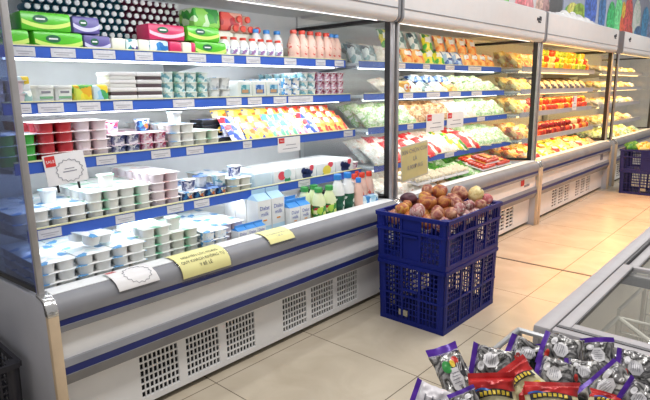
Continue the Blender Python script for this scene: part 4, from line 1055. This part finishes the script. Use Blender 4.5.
def lid(y0, y1, z):
    x0, x1 = fx0+rw+.006, fx1-rw-.006; w = .032
    l_ = M().box(x0, x0+w, y0, y1, z, z+.016).box(x1-w, x1, y0, y1, z, z+.016).box(x0+w, x1-w, y0, y0+.03, z, z+.016).box(x0+w, x1-w, y1-.022, y1, z, z+.016).build('lid_frame', FG, FZ, bevel=.003)
    M().box(x0+w-.004, x1-w+.004, y0+.026, y1-.018, z+.006, z+.010).build('lid_glass', GLF, l_)
    M().box(x0+w, x0+w+.004, y0+.03, y1-.022, z+.004, z+.0162).box(x0, x1, y0-.010, y0, z-.016, z+.0145).build('lid_gasket', mat('lid_edge_grey', (.10, .10, .11), .5), l_)
lid(1.342, 1.97, .738); lid(1.93, 3.0, .715); lid(2.96, 3.85, .738)
# wire dividers and frozen packs inside
WIRE = mat('white_wire', (.72, .71, .66), .4)
for k, y in enumerate((1.45, 1.80, 2.15, 2.55)):
    t = thing('wire_divider', 'white bent wire divider inside the freezer, %s from the near end' % ORD[k], 'wire divider', (0, y, .32), 'freezer dividers')
    q = [(-.385, 0, .33), (-.37, .28, .335), (-.22, .12, .335), (-.02, -.04, .335), (.5, -.04, .335)]
    g = M()
    for a_, b_ in zip(q, q[1:]): g.cyl(a_, b_, .0065, n=8)
    g.cyl((-.37, .28, .335), (.5, .28, .335), .005, n=8).cyl((-.385, 0, .33), (-.385, 0, .0), .005, n=8).cyl((-.37, .28, .335), (-.37, .28, .0), .005, n=8)
    g.build('frame_wire', WIRE, t)
    g = M()
    for u in range(12): g.cyl((-.36+u*.05, .28, .335), (-.36+u*.05, .28, .0), .002, n=6)
    for u in range(5): g.cyl((-.37, .28, .05+.06*u), (.2, .28, .05+.06*u), .002, n=6)
    g.build('mesh_wire', WIRE, t)
FM = printed('frozen_pack', ['#b8b0a0', '#d8d0c0', '#a82028', '#c8c0b0', '#8a8478'], 14)
for k in range(12):
    x, y = -.26+(k % 3)*.2, 1.52+(k//3)*.24
    o = put('frz', pouch('frozen_food_bag', 'frozen bag', .18, .2, .05, FM, mat('frozen_red_label', (.45, .05, .04), .5), None, 2), (x, y, .42), 'frosty frozen food bag in the chest freezer, %s row, %s from left' % (ORD[k//3], ORD[k % 3]), 'frozen bags', rot=(.05, .06*(k % 2), k*.3))

# ------------------------------------------------------------------ wire basket with snack bags
BK = thing('wire_basket_stand', 'grey wire basket stand heaped with snack bags beside the freezer', 'basket stand', (0, 0, 0))
bx0, bx1, by0, by1, bz = -.50, .34, .62, 1.285, .735
g = M()
for a, b in (((bx0, by0), (bx1, by0)), ((bx1, by0), (bx1, by1)), ((bx1, by1), (bx0, by1)), ((bx0, by1), (bx0, by0))):
    g.cyl((a[0], a[1], bz), (b[0], b[1], bz), .007, n=10).cyl((a[0], a[1], bz-.25), (b[0], b[1], bz-.25), .005, n=8).cyl((a[0], a[1], bz-.12), (b[0], b[1], bz-.12), .004, n=8)
g.build('rim', LGREY, BK)
g = M()
for k in range(17):
    x = bx0+(bx1-bx0)*k/16
    for y in (by0, by1): g.cyl((x, y, bz-.25), (x, y, bz), .0025, n=6)
    g.cyl((x, by0, bz-.25), (x, by1, bz-.25), .0025, n=6)
for k in range(13):
    y = by0+(by1-by0)*k/12
    for x in (bx0, bx1): g.cyl((x, y, bz-.25), (x, y, bz), .0025, n=6)
    g.cyl((bx0, y, bz-.25), (bx1, y, bz-.25), .0025, n=6)
g.build('wire_mesh', LGREY, BK)
for x in (bx0, bx1):
    for y in (by0, by1): M().cyl((x, y, 0), (x, y, bz), .009, n=10).build('leg', LGREY, BK)

SILV = None
def bagmat(n, cols, sc, bump, rough=.22, metal=.25):
    return printed('bag_'+n, cols, sc, rough=rough, mode='noise', bump=bump, metal=metal)
BSIL = bagmat('silver', ['#0c0c0e', '#45454a', '#a8a6a6', '#2a2a2c', '#dcdad8', '#6a6662', '#151515'], 22, 1.)
BDRK = bagmat('dark', ['#060807', '#14201a', '#0c0c0c', '#3a4038', '#101010'], 24, .9)
BPUR = bagmat('purple', ['#2c0a60', '#4a1a94', '#5c2aa8', '#22064a'], 20, .4, .3, .15)
BRED = bagmat('red', ['#8a0f14', '#b81c20', '#d03432', '#a01418'], 14, .5, .3, .1)
BCRM = bagmat('cream', ['#d8cfa0', '#e8e0b8', '#c8bc88'], 12, .4, .35, 0.)
BWHT = bagmat('white', ['#c8c4cc', '#dedae0', '#b8b4be'], 12, .3, .35, 0.)
LBW = mat('bag_label_white', (.74, .73, .76), .45, var=.08, scale=40)
GRF = [mat('print_green', (.04, .33, .07), .35), mat('print_yellow', (.80, .58, .05), .35), mat('print_red', (.62, .04, .03), .35), INK]
def bag(kind, loc, q, w, h, seed, label, cat='snack bag', group='snack bags heaped in the wire basket'):
    w *= 1.06; h *= 1.06; loc = (loc[0], loc[1], loc[2]-.015)
    t = thing('snack_bag', label, cat, loc, group); t.rotation_mode = 'QUATERNION'; t.rotation_quaternion = Quaternion(q)
    T = min(w, h)*.62; top = .76
    rn = random.Random(seed)
    def S(u, v, side=1, off=0.):
        b = (max(0, 1-abs(u)**2.6)**.5)*(max(0, 1-abs(min(v, top)/.98)**3.5)**.6 if v < top else 0.)
        if v >= top-.12: b *= max(0, (top+.02-v))/.14 if v > top-.12 else 1
        b = max(b, 0)
        P = Vector((u*2+seed*5.3, v*2.2, side*2.))
        cr = noise.noise(P)*.32+noise.noise(P*2.3)*.2+noise.noise(P*5)*.07
        fold = .05*math.sin(v*5+seed)+.09*noise.noise(Vector((v*1.5, seed*2.2, 0)))
        ex = 1-.10*math.cos(v*PI/2)*.6+.05*noise.noise(Vector((v*4, seed, u*.2)))
        bend = (.12*u*u-.10*v*v)*h*.5*math.sin(seed*1.7)
        wav = (.035*math.sin(u*7+seed)*h*.4 if v > top-.1 else 0)*max(0, (v-top+.1))
        return Vector((u*w/2*ex+fold*w*.3, v*h/2, side*(T/2*b*(1+cr*.9)+.0007)+bend+wav*2.2+off))
    def sheet(u0, u1, v0, v1, nu, nv, off=0., both=False):
        g = M()
        for side in ((1, -1) if both else (1,)):
            vs = [S(u0+(u1-u0)*i/nu, v0+(v1-v0)*j/nv, side, off) for j in range(nv+1) for i in range(nu+1)]
            N = nu+1
            g.add(vs, [(j*N+i, j*N+i+1, (j+1)*N+i+1, (j+1)*N+i) for j in range(nv) for i in range(nu)])
        return g
    body = {'p': BSIL, 'g': BSIL, 'd': BDRK, 'r': BCRM, 'w': BWHT}[kind]
    sheet(-1, 1, -1, top, 22, 26, both=True).build('body', body, t)
    sheet(-1, 1, top, 1, 22, 6, both=True).build('seal', BRED if kind == 'r' else BPUR, t)
    sheet(-1, 1, -1, -.9, 22, 3, .0008, both=False).build('bottom_seal', BRED if kind == 'r' else BSIL, t)
    def poly(pts, m, nm, off=.0022):
        g = M(); n = len(pts); cu = sum(p[0] for p in pts)/n; cv = sum(p[1] for p in pts)/n
        R_ = 4; vs = [S(cu, cv, 1, off)]
        for r in range(1, R_+1):
            for a, b in pts: vs.append(S(cu+(a-cu)*r/R_, cv+(b-cv)*r/R_, 1, off))
        fs = [(0, 1+i, 1+(i+1) % n) for i in range(n)]
        for r in range(R_-1):
            for i in range(n): fs.append((1+r*n+i, 1+(r+1)*n+i, 1+(r+1)*n+(i+1) % n, 1+r*n+(i+1) % n))
        g.add(vs, fs); return g.build(nm, m, t)
    def circ(cx, cy, rx, ry, n=12, ph=0): return [(cx+rx*math.cos(2*PI*i/n+ph), cy+ry*math.sin(2*PI*i/n+ph)) for i in range(n)]
    if kind in ('p', 'd', 'g'):
        if kind != 'd':
            cx, cy = (rn.uniform(-.25, .2), rn.uniform(-.2, .1)) if kind == 'p' else (.0, -.22)
            lb = poly(circ(cx, cy, .44, .40, 7, .2), LBW, 'white_label')
            for k in range(5):
                g = M(); yv = cy+.2-.1*k; L = .28-.03*abs(k-2)
                vs = []
                for i in range(7):
                    u = cx-L+2*L*i/6; vs += [S(u, yv, 1, .0030), S(u, yv+.02, 1, .0030)]
                g.add(vs, [(2*i, 2*i+2, 2*i+3, 2*i+1) for i in range(6)]); g.build('printed_line', INKG, lb)
            if kind == 'p': poly(circ(cx+.35 if cx < 0 else cx-.4, cy+.42, .26, .16, 10), LBW, 'small_label', .0024)
        if kind == 'g':
            poly(circ(-.35, .22, .3, .2), GRF[0], 'green_print'); poly(circ(.08, .28, .16, .13), GRF[1], 'yellow_print', .0028); poly(circ(.32, .36, .2, .14), GRF[2], 'red_print', .0025)
            poly(circ(.5, .02, .2, .22), GRF[3], 'black_print', .0024)
            for k in range(3): poly([(.2+.12*k, .0), (.3+.12*k, .25), (.36+.12*k, .25), (.26+.12*k, .0)], LBW, 'lettering_stroke', .0034)
            poly([(-.8, -.95), (.8, -.95), (.75, -.6), (-.75, -.55)], BWHT, 'pale_panel')
        if kind == 'p' and seed % 2: poly(circ(-.55, .45, .25, .12), GRF[2], 'red_print', .0026)
        if kind == 'p' and seed % 3 == 0: poly(circ(.5, -.6, .2, .1), GRF[0], 'green_print', .0026)
    if kind == 'r':
        # red upper wrap, black arched title band with yellow letters, red lower corner
        sheet(-1, 1, .18, top+.01, 22, 10, .0015).build('red_panel', BRED, t)
        def band(u0, u1, c_, amp, wd, off, m, nm, par=t):
            g = M(); n = 18; vs = []
            for i in range(n+1):
                u = u0+(u1-u0)*i/n; v = c_+amp*(1-(2*i/n-1)**2)
                for j in range(4): vs.append(S(u, v-wd/2+wd*j/3, 1, off))
            g.add(vs, [(4*i+j, 4*(i+1)+j, 4*(i+1)+j+1, 4*i+j+1) for i in range(n) for j in range(3)]); return g.build(nm, m, par)
        band(-.75, .8, .0, .16, .30, .003, INK, 'title_band')
        band(-.8, -.1, .20, .10, .10, .0036, mat('print_blue', (.03, .14, .5), .35), 'blue_print')
        for k in range(7):
            u0 = -.62+k*.19; ii = (u0+.07+.75)/1.55; v = .0+.16*(1-(2*ii-1)**2)
            poly([(u0, v-.09), (u0+.13, v-.09), (u0+.14, v+.08), (u0+.02, v+.10)], GRF[1], 'yellow_letter', .0045)
        poly([(-.9, -.95), (.3, -.95), (.1, -.45), (-.2, -.3), (-.6, -.42)], BRED, 'red_corner', .003)
        poly(circ(.45, -.45, .3, .14), GRF[1], 'yellow_print', .003)
    if kind == 'w':
        for k in range(3): poly([(-.3, .3-.35*k), (.3, .36-.35*k), (.3, .42-.35*k), (-.3, .36-.35*k)], INKG, 'printed_line', .003)
    return t
BAGS = [
('g',(-0.457,0.862,0.820),[0.811, 0.377, 0.064, 0.443],0.060,0.116, 'silver bag with green and yellow print, leaning at the left end of the heap'),
('p',(-0.427,0.963,0.810),[0.506, 0.408, -0.184, 0.737],0.075,0.077, 'silver bag with purple edge behind the left red bag'),
('r',(-0.340,0.785,0.860),[0.832, 0.479, 0.089, 0.267],0.073,0.070, 'red and cream bag with yellow lettering, left one of the front pair'),
('r',(-0.328,0.869,0.850),[0.765, 0.412, -0.078, 0.489],0.067,0.071, 'tilted red and cream bag, right one of the front pair'),
('p',(-0.403,1.091,0.790),[0.574, 0.431, -0.116, 0.687],0.061,0.083, 'purple and silver bag nearest the freezer corner'),
('d',(-0.375,1.088,0.770),[0.844, 0.478, 0.013, 0.242],0.073,0.095, 'nearly black bag in the gap behind the tilted red bag'),
('p',(-0.330,1.073,0.830),[0.641, 0.296, -0.24, 0.666],0.070,0.072, 'silver bag with purple strip standing highest before the freezer frame'),
('p',(-0.299,0.949,0.840),[0.572, 0.348, -0.131, 0.731],0.063,0.063, 'silver bag with white label just below the highest one'),
('r',(-0.253,0.801,0.880),[0.887, 0.427, -0.027, 0.175],0.079,0.053, 'red bag at the bottom middle of the picture'),
('p',(-0.268,1.122,0.820),[0.89, 0.416, -0.043, 0.182],0.061,0.074, 'silver bag with purple top edge upright against the freezer'),
('p',(-0.271,1.029,0.820),[0.499, 0.294, -0.233, 0.781],0.054,0.058, 'small purple edged bag between the labelled ones'),
('p',(-0.203,0.931,0.860),[0.778, 0.39, -0.207, 0.447],0.085,0.058, 'wide silver bag with long diagonal purple strip in front'),
('p',(-0.200,1.116,0.820),[0.576, 0.337, -0.271, 0.694],0.066,0.066, 'silver bag with purple edge at the right picture edge'),
('p',(-0.149,0.893,0.880),[0.702, 0.372, -0.188, 0.578],0.050,0.053, 'silver bag in the lower right corner of the picture'),
('w',(-0.424,0.729,0.840),[0.554, 0.42, -0.153, 0.703],0.054,0.068, 'white backed bag with purple strip at the lower left'),
('p',(-0.361,0.732,0.860),[0.805, 0.406, 0.003, 0.433],0.045,0.049, 'purple topped bag peeking out below the left red bag'),
('r',(-0.185,0.879,0.860),[0.932, 0.351, 0.059, 0.073],0.064,0.038, 'red bag peeking out beneath the wide diagonal bag'),
('d',(-0.225,1.114,0.790),[0.889, 0.436, 0.109, -0.087],0.068,0.068, 'dark bag deep between the two right purple edged bags'),
('d',(-0.334,0.931,0.800),[0.918, 0.367, 0.139, -0.058],0.075,0.075, 'dark bag under the tilted red bag'),]
for k, (kd, p, q, w, h, lab) in enumerate(BAGS): bag(kd, p, q, w, h, k+1, lab)
# bags under the heap
k = 0
for i in range(5):
    for j in range(4):
        x, y = -.42+i*.155, .74+j*.145
        for L in range(2):
            bag('d' if (i+j+L) % 2 else 'p', (x+.02*L, y-.02*L, .60+.095*L), [math.cos(.3*i), .1, .1, math.sin(.3*i+.2)], .11, .12, 40+k,
                '%s bag buried in the basket, %s layer, %s row, %s from left' % ('dark' if (i+j+L) % 2 else 'silver', ['lower', 'upper'][L], ORD[j], ORD[i])); k += 1

# ------------------------------------------------------------------ light
wd = bpy.data.worlds.new('world'); SC.world = wd; wd.use_nodes = True
wd.node_tree.nodes['Background'].inputs[0].default_value = (1, .975, .96, 1); wd.node_tree.nodes['Background'].inputs[1].default_value = .42
for y, e in ((.8, 38), (3.2, 38), (5.8, 38), (8.6, 38)):
    area((-.9, y, 3.0), .35, 1.8, e, (1, .97, .93), (0, 0, 0), 'ceiling_lamp')
for y in (4.3, 5.7, 7.1):  # added narrow fill lamps, standing in for the fruit case's warm spill on the floor
    w_ = area((-.75, y, 2.9), .3, .5, 18, (1, .40, .12), (0, 0, 0), 'added_warm_floor_fill'); w_.data.spread = math.radians(62)
shelf_lights(.65, 2.865, SX1, (.94, .97, 1), 3.2)
shelf_lights(2.885, 5.25, SX1, (1, .90, .72), 2.1)
shelf_lights(5.27, 7.72, SX3, (1, .55, .13), 6.5)
shelf_lights(7.95, 10.3, SX3, (1, .60, .20), 5)

# ------------------------------------------------------------------ camera
cam = bpy.data.cameras.new('camera'); co = bpy.data.objects.new('camera', cam); COL.objects.link(co); SC.camera = co
cam.sensor_width = 36; cam.lens = 36*536/650; cam.clip_start = .02
RX = Matrix(((.742, -.123, .659), (.670, .160, -.725), (-.016, .979, .201)))
co.rotation_mode = 'QUATERNION'; co.rotation_quaternion = RX.to_quaternion(); co.location = (0, 0, 1.35)
SC.view_settings.view_transform = 'Standard'; SC.view_settings.look = 'None'; SC.view_settings.exposure = -.08; SC.view_settings.gamma = 1
SC.view_settings.use_curve_mapping = False
